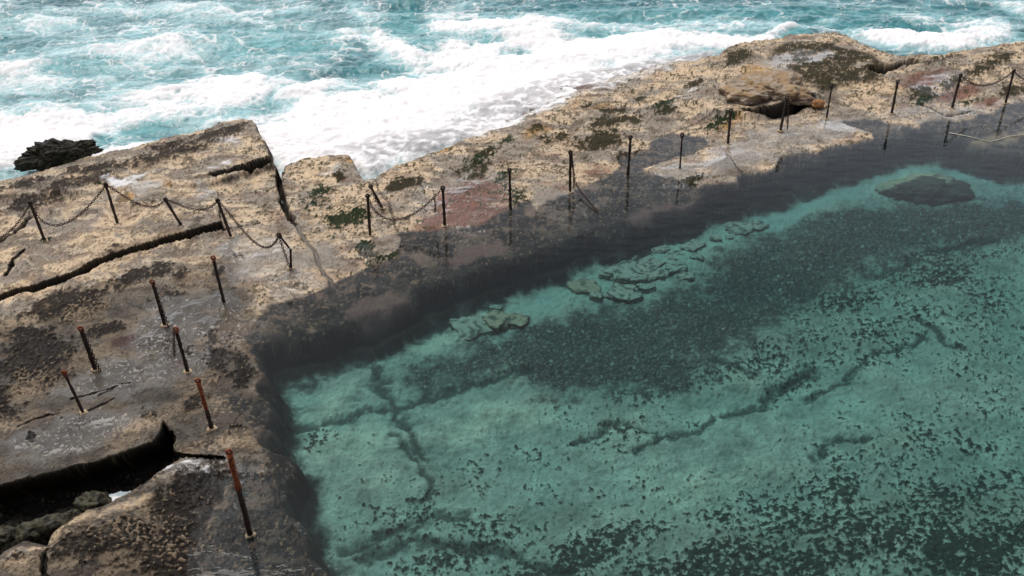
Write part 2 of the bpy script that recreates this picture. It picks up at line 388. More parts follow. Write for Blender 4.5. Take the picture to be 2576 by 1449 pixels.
# surface masks ----------------------------------------------------
B0.add('green', [(870, 557, 62, 26), (925, 617, 34, 18), (948, 655, 34, 26), (805, 482, 38, 22, .75), (1272, 356, 26, 12, .8), (1675, 268, 44, 14, .9), (1800, 310, 60, 18, .8), (1290, 490, 42, 30, .62), (990, 640, 45, 14, .8, -35),
                 (2320, 256, 50, 10, .9), (250, 470, 8, 5), (125, 615, 18, 9, .9), (1735, 455, 36, 18, .85), (1600, 405, 60, 22, .7), (800, 500, 50, 50, .5), (1210, 400, 70, 22, .68, -25), (1260, 450, 30, 30, .6), (1530, 460, 20, 10, .5), (2440, 262, 20, 8, .8)])
B0.add('olive', [(1545, 312, 80, 18, .9), (1510, 358, 70, 26, .95), (1590, 392, 55, 20, .75), (1680, 285, 30, 10, .8), (1745, 221, 34, 10, 1), (1855, 160, 48, 22, .95), (1020, 475, 52, 18, 1), (1480, 275, 20, 7), (1540, 285, 24, 9), (1605, 250, 26, 9),
                 (1190, 430, 60, 30, .6), (2400, 215, 60, 18, .7), (2460, 185, 60, 12, .75), (2360, 160, 60, 12, .6), (2500, 160, 70, 14, .7), (2310, 240, 45, 14, .9), (1920, 215, 30, 10, .5), (1735, 450, 34, 16, .8), (860, 445, 16, 16, .9), (930, 640, 50, 20, .6),
                 (2550, 230, 50, 14, .7), (1400, 350, 60, 20, .62), (1230, 385, 40, 18, .65), (700, 450, 12, 14, .8), (1350, 330, 36, 16, .6)])
B0.add('red', [(1180, 505, 118, 62, 1), (1110, 560, 90, 34, 1), (1230, 545, 80, 34, .9), (690, 560, 40, 20, .4), (1420, 470, 60, 16, .5), (1400, 400, 120, 30, .4), (1500, 430, 60, 20, .6), (2330, 205, 75, 26, .85), (2400, 240, 75, 26, .85), (2490, 255, 60, 18, .7),
               (320, 865, 50, 20, .8), (340, 930, 24, 14, .8), (430, 920, 30, 16, .6), (860, 450, 14, 16, .8), (1250, 260, 90, 14, .7), (1450, 215, 90, 12, .7), (1600, 180, 80, 8, .6), (30, 900, 50, 60, .5), (1000, 440, 80, 20, .4), (700, 480, 60, 30, .4)])
B0.add('mussel', [(560, 345, 90, 30, .85), (430, 395, 130, 30, .8), (200, 470, 140, 24, .8), (60, 520, 90, 26, .75), (290, 640, 60, 14, .6), (230, 740, 160, 24, .7), (100, 900, 120, 90, .85), (300, 1370, 190, 60, .8), (420, 740, 60, 20, .6), (560, 880, 60, 60, .75), (250, 437, 70, 18, .9), (190, 440, 60, 12, .8), (60, 478, 90, 20, .75), (130, 510, 70, 18, .75), (500, 345, 60, 16, .6), (575, 352, 60, 26, .62), (450, 372, 60, 12, .7), (320, 425, 80, 16, .7), (400, 400, 110, 24, .58), (620, 330, 30, 10, .5),
                  (360, 690, 110, 24, .85), (170, 765, 140, 42, .88), (75, 850, 100, 60, .8), (30, 920, 60, 50, .8), (255, 830, 70, 26, .8), (15, 1010, 45, 60, .85), (450, 692, 44, 18, .8), (540, 690, 30, 14, .6), (480, 880, 24, 20, .7), (545, 915, 50, 40, .7),
                  (600, 930, 40, 70, .75), (500, 1010, 50, 40, .68), (590, 1070, 50, 30, .6), (100, 1097, 26, 18, .95), (375, 1050, 24, 20, .9), (320, 1380, 160, 60, .62), (180, 1410, 60, 40, .6), (480, 1250, 120, 60, .85), (560, 1360, 200, 140, 1.5), (520, 1240, 110, 60, 1.1), (470, 1430, 100, 60, 1.1), (450, 1420, 100, 60, .8),
                  (70, 1410, 50, 16, .8), (420, 1300, 90, 30, .7), (600, 640, 40, 16, .5), (530, 850, 30, 20, .6), (2080, 230, 60, 8, .5), (660, 1280, 90, 120, .9), (600, 1300, 110, 40, .5), (700, 690, 30, 12, .4), (110, 560, 60, 30, .45), (320, 560, 50, 12, .5), (370, 520, 60, 14, .5)])
B0.add('barn', [(345, 1075, 70, 36, .9), (95, 960, 70, 32, .8), (560, 1110, 100, 34, .85), (200, 785, 70, 18, .7), (300, 1290, 130, 22, .75), (570, 868, 26, 10, 1), (500, 960, 60, 30, .5), (340, 1340, 120, 50, .6), (430, 1380, 60, 40, .6), (15, 1075, 40, 30, .8),
                (560, 1020, 60, 30, .6), (610, 850, 10, 50, .5), (950, 655, 30, 20, .6), (1230, 600, 60, 20, .3), (60, 1430, 80, 20, .8), (780, 690, 60, 16, .5)])
B0.add('peach', [(100, 720, 160, 26, 1), (330, 585, 150, 28, .9), (60, 640, 90, 30, .8), (480, 500, 60, 20, .6), (350, 650, 90, 20, .9), (820, 560, 100, 60, .9), (800, 440, 80, 30, .8), (1000, 430, 90, 24, .8), (1460, 250, 60, 30, .8), (1750, 180, 150, 36, .9), (1700, 240, 100, 18, .8),
                  (2000, 95, 150, 10, 1), (2100, 200, 60, 12, .9), (2200, 160, 60, 16, .7), (2180, 230, 100, 30, .8), (2400, 140, 120, 14, .7), (950, 500, 40, 60, .7), (230, 1270, 130, 16, 1), (150, 1330, 60, 40, 1), (60, 1400, 100, 20, 1), (420, 1220, 60, 16, .9), (1960, 345, 130, 36, .5), (2390, 255, 60, 14, .9),
                  (600, 470, 60, 20, .7), (640, 620, 60, 30, .5), (700, 600, 60, 60, .5), (300, 1290, 90, 16, .9)])
B0.add('grey', [(290, 960, 220, 60, 1), (200, 1080, 260, 60, 1), (480, 790, 130, 70, .9), (640, 650, 120, 50, .8), (560, 620, 100, 30, .7), (560, 330, 80, 30, .6), (370, 490, 40, 16, .9), (110, 570, 80, 20, .7), (1960, 340, 120, 40, .8), (2300, 280, 120, 20, .6), (1700, 430, 80, 20, .9), (1850, 400, 130, 36, 1), (2120, 320, 90, 26, 1), (1400, 490, 90, 26, 1), (960, 640, 60, 20, .7), (820, 640, 40, 60, .8), (1560, 330, 60, 30, .3), (2380, 290, 90, 14, 1),
                 (1380, 460, 60, 30, .6), (760, 660, 60, 40, .8), (510, 480, 26, 14, 1), (1960, 170, 60, 16, 1), (2060, 160, 50, 9, 1), (2340, 215, 40, 14, .9), (2150, 130, 18, 7, 1.2), (2162, 178, 22, 7, 1.2), (1850, 230, 60, 18, .5)])
B0.add('ochre', [(1350, 335, 50, 22, .8), (1420, 345, 40, 14, .6), (1520, 275, 40, 14, .7), (1200, 518, 16, 10, 1), (1120, 380, 50, 10, .7), (1830, 310, 60, 24, .7), (880, 405, 20, 12, .8), (330, 505, 40, 8, 1), (420, 480, 30, 8, .6), (1900, 190, 60, 20, .7), (2200, 185, 60, 16, .6), (1440, 270, 90, 20, .5), (2250, 240, 60, 20, .5)])
B0.add('wet', [(1960, 365, 110, 36, 1.3), (2085, 325, 90, 28, 1.3), (2245, 300, 90, 22, 1.3), (2395, 285, 90, 18, 1.3), (2530, 268, 80, 18, 1.3), (1830, 395, 80, 36, 1.3), (1700, 440, 90, 26, 1.3), (730, 710, 60, 40, 1.2), (590, 650, 60, 60, 1.1), (930, 640, 30, 40, 1.0), (1435, 510, 60, 40, 1.2), (575, 800, 40, 60, 1.1), (480, 830, 170, 110, 1), (300, 950, 200, 60, .8), (200, 1090, 230, 60, .75), (640, 650, 110, 60, .9), (1180, 500, 160, 80, .9), (1990, 165, 90, 24, 1), (2060, 160, 60, 14, 1), (2360, 220, 80, 34, .95), (510, 490, 30, 22, 1), (1960, 350, 150, 44, .75), (1450, 490, 70, 26, .7),
               (600, 1300, 160, 160, 1), (500, 1180, 100, 30, .9), (2320, 275, 120, 24, .9), (370, 485, 50, 14, .9), (580, 360, 60, 26, .7), (830, 430, 40, 16, .7), (1300, 270, 200, 50, .9), (1600, 190, 160, 24, .8), (1720, 260, 60, 14, .8)])
algae_mat = sst(-0.10, 0.25, sdf(XW, YW, poly([(1925, 150), (1945, 118), (1975, 104), (2010, 100), (2090, 100), (2100, 92), (2118, 112), (2185, 128), (2222, 160), (2205, 188), (2150, 205), (2100, 216), (2055, 220), (2010, 198), (1990, 176), (1960, 160)], 0.35), 1.0))
c1 = fbm(XR, YR, 6.5, 4, 21, 0.65); c2 = fbm(XR, YR, 3.0, 5, 22, 0.65); c3 = fbm(XR, YR, 9.0, 3, 23, 0.6); c4 = fbm(XR, YR, 14.0, 2, 24)
g = B0.get
m_green = sst(0.42, 0.50, g('green') * 0.95 + 0.50 * c1 + 0.15 * c4 - 0.03)
m_olive = sst(0.42, 0.53, g('olive') * 0.95 + 0.42 * c2 + 0.25 * c3 - 0.02)
m_olive = np.maximum(m_olive, algae_mat * sst(-0.45, -0.1, c2 * 0.7 + c3 * 0.3 - g('grey') * 0.55))
m_red = sst(0.30, 0.75, g('red') + 0.30 * c2)
m_mus = sst(0.38, 0.66, g('mussel') + 0.40 * c2 + 0.30 * c3 - 0.06)
m_bar = sst(0.42, 0.56, g('barn') * 0.85 + 0.65 * c4 + 0.3 * c1 + 0.15 * c3 - 0.06)
m_peach = sst(0.15, 0.85, g('peach') + 0.35 * c2); m_grey = sst(0.2, 0.9, g('grey') + 0.35 * n2 + 0.2 * c2)
m_ochre = sst(0.35, 0.8, g('ochre') + 0.4 * c1)
m_wet = sst(0.30, 0.75, g('wet') + 0.25 * n2 + 0.1 * c2)
dots = sst(0.44, 0.52, c4 + 0.30 * n2 + 0.22 * c1 + 0.06) * (1 - m_grey * 0.4)

# flatten the wet sheets so that they mirror, roughen the growth
flat = m_wet * (1 - rm)
relief = 0.019 * c2 + 0.008 * c3 + 0.002 * c4
Hh += relief * (1 - 0.8 * flat * (1 - m_mus)) * (1 - drop) * (1 - wall) * (0.35 + 0.65 * sst(0.1, 1.2, -dwl))
grow = np.clip(m_green + m_olive + m_mus, 0, 1)
Hh += grow * (0.022 + 0.02 * c3 + 0.012 * c4) * (Hh > -0.5) + 0.012 * m_bar + 0.006 * dots

# pool floor masks -------------------------------------------------
BF = Blobs(XW, YW, FLOOR_Z)
WEEDBAND = [(1030, 925), (1150, 895), (1300, 830), (1450, 790), (1620, 765), (1740, 715), (1800, 660), (1860, 610), (1960, 570), (2060, 550), (2160, 520), (2300, 508), (2450, 500), (2750, 480), (2750, 600), (2500, 610), (2360, 630), (2290, 650), (2180, 690), (2080, 740), (2000, 780), (1960, 830), (1850, 880), (1780, 900), (1760, 950),
            (1700, 985), (1500, 995), (1350, 990), (1300, 935), (1200, 960), (1060, 985), (1040, 960)]
db = sdf(XW, YW, poly(WEEDBAND, FLOOR_Z), 2.0)
BF.add('weed', [(1900, 760, 300, 90, .55), (2200, 800, 400, 160, .5), (2400, 600, 300, 120, .62), (2000, 1300, 700, 170, .58), (2300, 1150, 400, 170, .52), (1300, 1330, 420, 90, .55), (1150, 1200, 160, 60, .5), (1500, 1100, 300, 80, .42), (2450, 1400, 300, 120, .72),
                (1800, 1430, 500, 60, .66), (950, 1340, 140, 60, .55), (800, 1120, 60, 40, .5), (1060, 1280, 60, 60, .6), (2000, 960, 100, 40, .6), (1250, 940, 140, 40, .6), (1620, 1000, 200, 40, .6), (2480, 900, 200, 200, .45), (2100, 1200, 80, 60, .65), (900, 1200, 120, 80, .3), (2330, 470, 120, 30, .3)])
BF.add('pale', [(1080, 862, 90, 26, 1, -18), (830, 1020, 120, 40, .8), (1180, 815, 60, 26, .6), (900, 1120, 170, 70, .8), (1250, 1060, 260, 60, .8), (1750, 1230, 300, 70, .6), (2300, 800, 260, 50, .35), (1880, 950, 110, 40, .7), (1580, 1060, 200, 30, .5), (2330, 430, 160, 24, .9), (1000, 1200, 120, 60, .5), (2200, 1130, 200, 50, .5), (2350, 730, 160, 40, .5)])
fw = fbm(XR, YR, 6.0, 4, 31, 0.65, sy=7.0); fw2 = fbm(XR, YR, 2.2, 4, 32, 0.6); fw3 = fbm(XR, YR, 9.0, 3, 33, 0.7, sy=10.0)
fw0 = fbm(XR, YR, 0.8, 4, 35, 0.6, sy=1.2); fr = ridge(XW, YW, 3.0, 4, 36, 0.65, sy=4.0)
BF.add('weed', [(2350, 680, 260, 90, .8), (1700, 960, 260, 50, .7), (1950, 880, 200, 60, .7), (2100, 760, 200, 60, .8), (2150, 850, 330, 90, .62), (2480, 760, 160, 120, .6), (1900, 930, 200, 50, .55), (1500, 1380, 300, 60, .75), (2400, 1330, 260, 130, .8), (2150, 1380, 200, 80, .8), (1150, 1390, 180, 60, .7), (950, 1300, 60, 90, .6), (2350, 1300, 400, 150, .8), (2000, 1420, 500, 80, .95), (1900, 1400, 900, 120, .85), (2450, 1400, 280, 130, 1.05), (1400, 1420, 400, 60, .8)])
weed = sst(0.47, 0.62, BF.get('weed') * 0.62 + 0.24 * fw + 0.16 * fw2 + 0.40 * fw3 + 0.24 * fw0 + 0.25 * (fr - 0.5) + 0.09)
band = sst(-0.45, 0.55, db + 0.6 * fw2 + 0.4 * fw0 + 0.25 * fw3)
BF.add('sand', [(1190, 820, 60, 22, 1), (1290, 790, 90, 26, 1), (1420, 750, 110, 30, 1), (1560, 720, 110, 34, 1), (1680, 660, 110, 36, 1), (1790, 605, 100, 26, 1), (1900, 565, 90, 24, 1), (2010, 520, 110, 30, 1.1), (2110, 480, 90, 26, 1.1), (2480, 440, 90, 22, .8, 20), (2330, 415, 150, 26, 1.1, 0), (2440, 435, 90, 26, 1, 15), (2240, 440, 60, 26, .9, -20)])
sand = sst(0.25, 0.7, BF.get('sand') + 0.15 * fw2) * sst(-0.05, 0.15, dfoot)
weed = np.maximum(weed, band * sst(-0.75, -0.15, fw * 0.6 + fw3 * 0.8 + 0.4 * fw0)) * (1 - sand)
fcr = np.zeros_like(Hh)
for pts, w in (([(700, 1087), (780, 1075), (870, 1052), (960, 1025), (1060, 1003), (1200, 968), (1330, 930)], 0.13), ([(948, 925), (975, 985), (1000, 1035), (1040, 1100), (1080, 1165)], 0.11), ([(985, 1090), (1045, 1150), (1070, 1250)], 0.08), ([(1830, 1052), (1900, 1010), (1980, 965), (2045, 925)], 0.13),
               ([(1790, 900), (1850, 925), (1900, 940)], 0.10), ([(2040, 1145), (2110, 1120), (2180, 1092)], 0.10), ([(880, 1390), (960, 1340), (1080, 1300), (1180, 1290)], 0.12), ([(1590, 1140), (1700, 1100), (1790, 1050)], 0.08), ([(1450, 1110), (1560, 1060), (1640, 1100)], 0.07), ([(2300, 800), (2380, 850), (2430, 880)], 0.1),
               ([(2200, 700), (2330, 640), (2480, 600)], 0.08), ([(900, 1400), (1020, 1360), (1250, 1380), (1420, 1440)], 0.12), ([(2050, 1010), (2180, 900), (2330, 850)], 0.07)):
    d = line(XW, YW, pts, FLOOR_Z) + 0.06 * fw + 0.6 * w * fw2; fcr = np.maximum(fcr, sst(w * 1.7, w * 0.2, d) * sst(-0.7, 0.0, fw2 + 0.6 * fw + 0.3))
fl = sst(-0.7, -0.85, Hh)
Hh = Hh + fl * (weed * (0.022 + 0.02 * fw3) - 0.05 * fcr)

# colours ----------------------------------------------------------
def over(col, c, m): return col + (np.asarray(c, np.float32) - col) * m[..., None]
c5 = fbm(XR, YR, 26.0, 2, 26); c6 = fbm(XW, YW, 0.7, 5, 27, 0.52, sy=1.3); c7 = fbm(XW, YW, 1.0, 5, 37, 0.55, sy=2.0)
c8 = fbm(XW, YW, 2.2, 4, 38, 0.58, sy=3.4)
rid = ridge(XW, YW, 1.1, 4, 28, 0.6, sy=2.0); rid2 = ridge(XR, YR, 3.2, 3, 29, 0.6, sy=5.0)
col = np.zeros(Hh.shape + (3,), np.float32) + np.array([0.44, 0.375, 0.295], np.float32)
col = over(col, (0.58, 0.45, 0.315), sst(0.02, 0.10, c6 + 0.08 * c2) * 0.8)
col = over(col, (0.25, 0.22, 0.19), sst(0.08, 0.18, -c6 + 0.3 * c7 + 0.1 * c2) * 0.8)
col = over(col, (0.22, 0.155, 0.125), sst(0.16, 0.30, c7 + 0.15 * c2) * 0.5)
col = over(col, (0.60, 0.46, 0.31), m_peach * 0.8 * sst(-0.25, -0.1, c8 * 0.5 + 0.6 * c6))
col = over(col, (0.27, 0.25, 0.225), m_grey * 0.85)
col = over(col, (0.43, 0.25, 0.085), m_ochre * 0.8)
col = over(col, (0.165, 0.078, 0.062), m_red * 0.9)
col = over(col, (0.11, 0.085, 0.065), sst(0.80, 0.93, rid) * 0.5)
col = over(col, (0.09, 0.07, 0.055), sst(0.22, 0.36, c8 + 0.3 * c3 + 0.25 * n1) * 0.5 * (1 - 0.75 * m_grey))
col = over(col, (0.07, 0.055, 0.045), sst(0.30, 0.42, -c7 - 0.3 * c2 + 0.2 * n1) * 0.55 * (1 - 0.75 * m_grey) * (1 - 0.5 * m_peach))
col *= (1 + 0.14 * c2 + 0.06 * c4 + 0.03 * c5 + 0.14 * (strat - 0.4))[..., None]
col = over(col, (0.66, 0.54, 0.40), sst(0.45, 0.60, c4 * 0.7 + 0.5 * c1 + 0.2 * c8) * 0.25)
clot = sst(0.27, 0.33, c1 * 0.75 + 0.30 * c4 + 0.35 * n2 + 0.15 * c6) * sst(-12, -6, XR + 0.4 * (YR - 24)) * (1 - 0.8 * m_grey)
col = over(col, (0.045, 0.045, 0.022), clot * 0.9)
col = over(col, (0.05, 0.042, 0.028), dots * 0.7)
col = over(col, (0.012, 0.024, 0.010), m_green * 0.97)
col = over(col, (0.030, 0.027, 0.015), m_olive * 0.95)
col = over(col, (0.026, 0.021, 0.019), m_mus * 0.92)
col = over(col, (0.46, 0.36, 0.26), m_bar * (0.6 + 0.4 * np.clip(c3 * 2, -1, 1)) * 0.85)
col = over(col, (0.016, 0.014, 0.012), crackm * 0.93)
col = over(col, (0.24, 0.22, 0.20), sst(0.06, 0.02, line(XS, YS, [(745, 565), (762, 600), (795, 640), (812, 680), (830, 712)], 0.1)) * 0.8)
B0.add('damp_shade', [(200, 1050, 560, 300, 1.3, 0), (450, 1350, 500, 280, 1.35, 0), (330, 820, 330, 130, .95, -14), (560, 900, 100, 300, 1.2, 0)])
damp_shade = sst(0.1, 0.8, g('damp_shade') + 0.25 * c6 + 0.1 * c2) * (1 - 0.5 * m_bar) * (1 - 0.7 * m_peach)
col *= np.array([1, .98, .95], np.float32) * (1 - 0.70 * damp_shade)[..., None]  # rock darkened lower left: dampness, with the weaker light there painted in
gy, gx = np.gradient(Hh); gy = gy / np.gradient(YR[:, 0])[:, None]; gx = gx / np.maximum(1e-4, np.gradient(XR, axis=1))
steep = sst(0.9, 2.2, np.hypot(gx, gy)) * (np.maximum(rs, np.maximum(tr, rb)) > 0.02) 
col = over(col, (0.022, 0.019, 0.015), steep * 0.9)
# shelf under water: dark weed-covered rock with paler scraps
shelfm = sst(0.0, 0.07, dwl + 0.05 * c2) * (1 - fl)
sc = np.zeros_like(col) + np.array([0.034, 0.036, 0.038], np.float32)
sc = over(sc, (0.105, 0.080, 0.070), sst(0.05, 0.5, c2 + 0.6 * n2 + 0.2 * c3))
sc = over(sc, (0.19, 0.15, 0.115), sst(0.12, 0.30, c7 + 0.3 * c2) * 0.6)
sc = over(sc, (0.012, 0.013, 0.013), sst(-0.05, 0.12, -c6 - 0.3 * c2) * 0.9)
sc = over(sc, (0.17, 0.13, 0.10), sst(0.15, 0.42, c3 * 0.8 + 0.6 * c2) * 0.5)
sc = over(sc, (0.32, 0.27, 0.20), sst(0.46, 0.58, c4 * 0.8 + 0.3 * c1 + 0.3 * c7) * 0.4)
sc = over(sc * (1 - 0.3 * sst(0.2, 0.9, t))[..., None], (0.012, 0.018, 0.020), sst(0.45, 1.0, t + 0.25 * n2 + 0.15 * c2) * 0.5)  # shelf darkens towards the drop, graded shade put into the colour
sc = over(sc, (0.30, 0.22, 0.14), sst(0.45, 0.7, c1 + 0.4 * c4) * 0.6)
B0.add('shelfpale', [(1400, 640, 90, 14, 1), (1180, 700, 80, 14, .8), (1360, 670, 60, 16, .8), (2560, 400, 60, 16, 1), (1500, 610, 80, 10, .8), (1060, 690, 60, 14, .5), (2440, 350, 120, 14, .8), (2560, 330, 60, 14, .8), (2560, 420, 90, 14, 1), (2250, 365, 100, 10, .6), (1250, 690, 70, 12, .8), (800, 800, 60, 16, .6), (2000, 430, 80, 8, .5)])
sc = over(sc, (0.26, 0.20, 0.13), sst(0.4, 0.8, g('shelfpale') + 0.35 * c2) * 0.8)
B0.add('purple', [(980, 750, 115, 32, 1, -10), (1200, 620, 130, 26, .7), (1700, 500, 200, 22, .6)])
sc = over(sc, (0.135, 0.09, 0.082), sst(0.35, 0.6, g('purple') + 0.2 * c2) * 0.9)
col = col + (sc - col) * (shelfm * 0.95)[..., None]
# wall of the pool
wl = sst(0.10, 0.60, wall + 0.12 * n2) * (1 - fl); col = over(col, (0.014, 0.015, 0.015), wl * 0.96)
fc = np.zeros_like(col) + np.array([0.52, 0.51, 0.40], np.float32)
fc = over(fc, (0.68, 0.61, 0.46), sst(0.3, 0.9, BF.get('pale') + 0.3 * fw2))
fc *= (0.85 + 0.30 * fw0 + 0.2 * fw2 + 0.12 * fw + 0.12 * fw3)[..., None]
fc = over(fc, (0.24, 0.25, 0.18), sst(0.3, 0.55, BF.get('weed') * 0.6 + 0.35 * fw3 + 0.3 * fw) * 0.6)
fc = over(fc, (0.030, 0.036, 0.028), weed * 0.93)
fc = over(fc, (0.095, 0.075, 0.07), band * sst(-0.9, -0.1, fw + 0.5 * fw3) * 0.6 * (1 - sand))
fc = over(fc, (0.42, 0.45, 0.36), sand * 0.9)
fc = over(fc, (0.30, 0.30, 0.22), band * sst(0.25, 0.55, fw3 + 0.3 * fw) * 0.55)
fc = over(fc, (0.05, 0.055, 0.045), fcr * 0.85)
foot = sst(0.30, -0.10, dfoot + 0.22 * fw2 + 0.12 * fw0)  # floor darkened beside the wall: algae plus the wall's shadow in the colour
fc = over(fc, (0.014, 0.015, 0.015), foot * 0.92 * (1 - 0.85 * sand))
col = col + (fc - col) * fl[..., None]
# trench sides and sea drop: black with mussels
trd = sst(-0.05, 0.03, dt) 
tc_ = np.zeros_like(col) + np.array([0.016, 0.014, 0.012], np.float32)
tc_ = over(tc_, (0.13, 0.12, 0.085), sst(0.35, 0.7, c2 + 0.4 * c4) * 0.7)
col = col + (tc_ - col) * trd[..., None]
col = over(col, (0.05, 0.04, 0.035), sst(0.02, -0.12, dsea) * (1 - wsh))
col = over(col, (0.12, 0.09, 0.085), wsh * 0.75)
B0.add('film', [(1240, 305, 130, 40, 1.0, -20), (1370, 265, 110, 26, .9, -16), (1000, 355, 190, 26, 1.0, -6), (930, 415, 40, 30, 1.1), (1130, 350, 120, 20, .9), (1520, 225, 110, 22, .75), (1660, 185, 110, 16, .7), (300, 468, 66, 16, 1.15, 8), (350, 455, 50, 14, .8),
               (560, 425, 120, 12, .7), (600, 370, 60, 26, .62), (1740, 240, 30, 10, .7), (480, 1178, 40, 12, .8, 0), (520, 1195, 16, 22, .7), (430, 1178, 30, 10, .7)])
led = ridge(XW, YW + 0.25 * XW, 0.55, 5, 91, 0.55, sy=1.8)
col = over(col, (0.06, 0.045, 0.035), sst(0.885, 0.945, led) * 0.7 * (1 - fl) * (dwl < 0))
film = sst(0.62, 0.95, g('film') * 0.72 + 0.50 * ridge(XW, YW, 1.3, 4, 71, 0.62, sy=2.2) + 0.12 * c2 - 0.05)
col = over(col, (0.80, 0.79, 0.80), film * 0.85)
# roughness
rough = np.full(Hh.shape, 0.72, np.float32) + 0.1 * c2
rough = mix(rough, 0.48, damp_shade * 0.8); rough = mix(rough, 0.08, m_wet * (1 - 0.6 * m_mus) * (1 - 0.5 * grow)); rough = mix(rough, 0.55, rm * sst(0.3, 0.0, xm))
rough = mix(rough, 0.25, wsh)
rough = np.clip(rough, 0.08, 0.95)

# undercut the trench wall and the gap below the block: lean the low parts back under the slab
lean = sst(-0.0, -0.6, Hh) * trd
XO = XR.copy(); YO = YR + lean * 0.35 + crackm * np.where(rw + rs > 0.1, 0.06, 0.0)
keep = (dsea > -1.6)
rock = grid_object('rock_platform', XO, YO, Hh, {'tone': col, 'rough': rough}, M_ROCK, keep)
tag(rock, kind='structure')

def height_at(x, y):
    j = int(np.argmin(np.abs(YR[:, 0] - y))); i = int(np.argmin(np.abs(XR[j] - x)))
    return float(Hh[j, i])

# ------------------------------------------------------------------ pool water (closed body, level with the shelf)
def prism(name, P, z0, z1, mat, parent=None):
    me = bpy.data.meshes.new(name); n = len(P)
    v = [(p[0], p[1], z1) for p in P] + [(p[0], p[1], z0) for p in P]
    a = sum(P[i][0] * P[(i + 1) % n][1] - P[(i + 1) % n][0] * P[i][1] for i in range(n))
    f = [tuple(range(n)), tuple(range(2 * n - 1, n - 1, -1))] + [(i, i + n, (i + 1) % n + n, (i + 1) % n) for i in range(n)]
    if a < 0: f = [t[::-1] for t in f]
    me.from_pydata(v, [], f); me.materials.append(mat)
    o = bpy.data.objects.new(name, me); C.objects.link(o); o.parent = parent
    return o
PW = poly([(440, 1760), (470, 1449), (470, 1180), (540, 1165), (560, 1020), (560, 800), (600, 740), (800, 690), (900, 650), (960, 560), (1010, 480), (1130, 420), (1300, 430), (1420, 430), (1480, 400), (1600, 330), (1800, 300), (1860, 340), (2100, 270), (2350, 240), (2560, 210), (5000, 225), (5000, 1760)], 0)
tag(prism('pool_water', PW, -3.0, 0.0, M_WATER), kind='structure')

# ------------------------------------------------------------------ the sea
XO2, YO2 = fan(19.0, 85.0, 820, 1600, lambda y: 0.72 * y + 8.0, 1.6)
ywr = 0.6 * fbm(XO2, YO2, 0.25, 4, 41); xwr = 0.6 * fbm(XO2, YO2, 0.25, 4, 42)
XQ, YQ = XO2 + xwr, YO2 + ywr
BS = Blobs(XQ, YQ, -0.4)
BS.add('foam', [(900, 320, 420, 110, 1.35, -8), (1250, 210, 420, 90, 1.35, -8), (1550, 120, 300, 50, 1.25, -4), (1800, 105, 220, 26, 1.0, 0), (2330, 100, 220, 26, 1.2, 4), (2450, 75, 200, 26, .8, 15), (500, 240, 260, 70, .85, -10), (100, 360, 260, 60, 1.0, -12), (60, 180, 160, 60, .8, 0), (350, 130, 300, 60, .7, -8),
                (700, 100, 260, 50, .62, -4), (1250, 60, 300, 30, .85, 0), (1000, 130, 120, 60, .9, 40), (640, 380, 200, 60, 1.1, 0), (300, 300, 200, 50, .8, -10), (60, 60, 200, 30, .5, 0), (500, 30, 300, 30, .45, 0), (1700, 60, 300, 30, .55, 0), (2550, 20, 120, 20, .7, 30), (2000, 70, 160, 14, .8), (880, 20, 120, 20, .5, 30), (-200, 300, 200, 200, .8), (1330, 100, 160, 40, 1.1, 0)])
BS.add('foam', [(1240, 305, 140, 50, .75, -20), (1000, 355, 200, 40, .8, -6), (930, 415, 40, 30, 1.1), (1400, 225, 160, 30, .9, -14), (1200, 330, 160, 40, 1.0, -16), (1600, 160, 160, 20, .8, -10)])
BS.add('foam', [(80, 350, 330, 80, 1.25, -10), (350, 400, 200, 30, 1.1, -12), (560, 230, 200, 50, 1.0, -10), (1150, 130, 200, 50, 1.05, -10), (780, 230, 120, 30, 1.0, -10)])
BS.add('teal', [(700, 120, 160, 34, 1.0, 0), (600, 90, 220, 30, .7, 0), (1030, 60, 90, 50, 1.0, 60), (1230, 100, 80, 14, .9, 0), (920, 170, 60, 16, .9, 0), (1020, 190, 70, 16, .8, 20), (350, 325, 60, 24, 1.1, -8), (270, 360, 30, 30, 1.1, 60), (200, 170, 120, 26, .8, -8), (60, 300, 40, 14, .6, 0), (420, 200, 90, 20, .6), (30, 120, 80, 40, .7, 0),
                (2000, 85, 50, 18, 1.2, -25), (1550, 85, 120, 10, .8, 0), (1900, 30, 700, 22, .8, 0), (2200, 60, 200, 16, .7, 0), (560, 175, 60, 16, .7, 30), (2350, 60, 60, 14, .8)])
o1 = ridge(XQ, YQ, 0.45, 5, 51, 0.62, sy=0.75); o2 = fbm(XQ, YQ, 0.35, 5, 52, 0.6, sy=0.6); o3 = fbm(XO2, YO2, 3.0, 3, 53); o4 = ridge(XQ, YQ, 1.4, 4, 54, 0.6)
dens = BS.get('foam') - 0.55 * BS.get('teal') + 0.30 * o2
far_ = sst(45, 70, YO2)
o5 = ridge(XQ + 0.5 * o3, YQ + 0.5 * o3, 0.9, 4, 58, 0.62, sy=1.3)
o6 = ridge(XQ + 0.25 * o3, YQ + 0.25 * o3, 2.6, 4, 59, 0.65, sy=3.2)
dc = np.clip(dens, -0.2, 1.0)
def veins(sc, sy, seed, wd, det=5):
    ux = XQ + 0.9 * fbm(XQ, YQ, sc * 0.7, 3, seed + 1); uy = YQ + 0.9 * fbm(XQ, YQ, sc * 0.7, 3, seed + 2)
    v = np.abs(fbm(ux, uy, sc, det, seed, 0.55, sy=sy)); w = np.maximum(0.008, wd * (0.5 + 1.6 * dc + 0.7 * o2))
    return sst(w, w * 0.25, v)
v1 = veins(0.28, 0.42, 61, 0.06, 4); v2 = veins(0.7, 1.0, 64, 0.065, 4); v3 = veins(1.7, 2.6, 67, 0.07, 4)
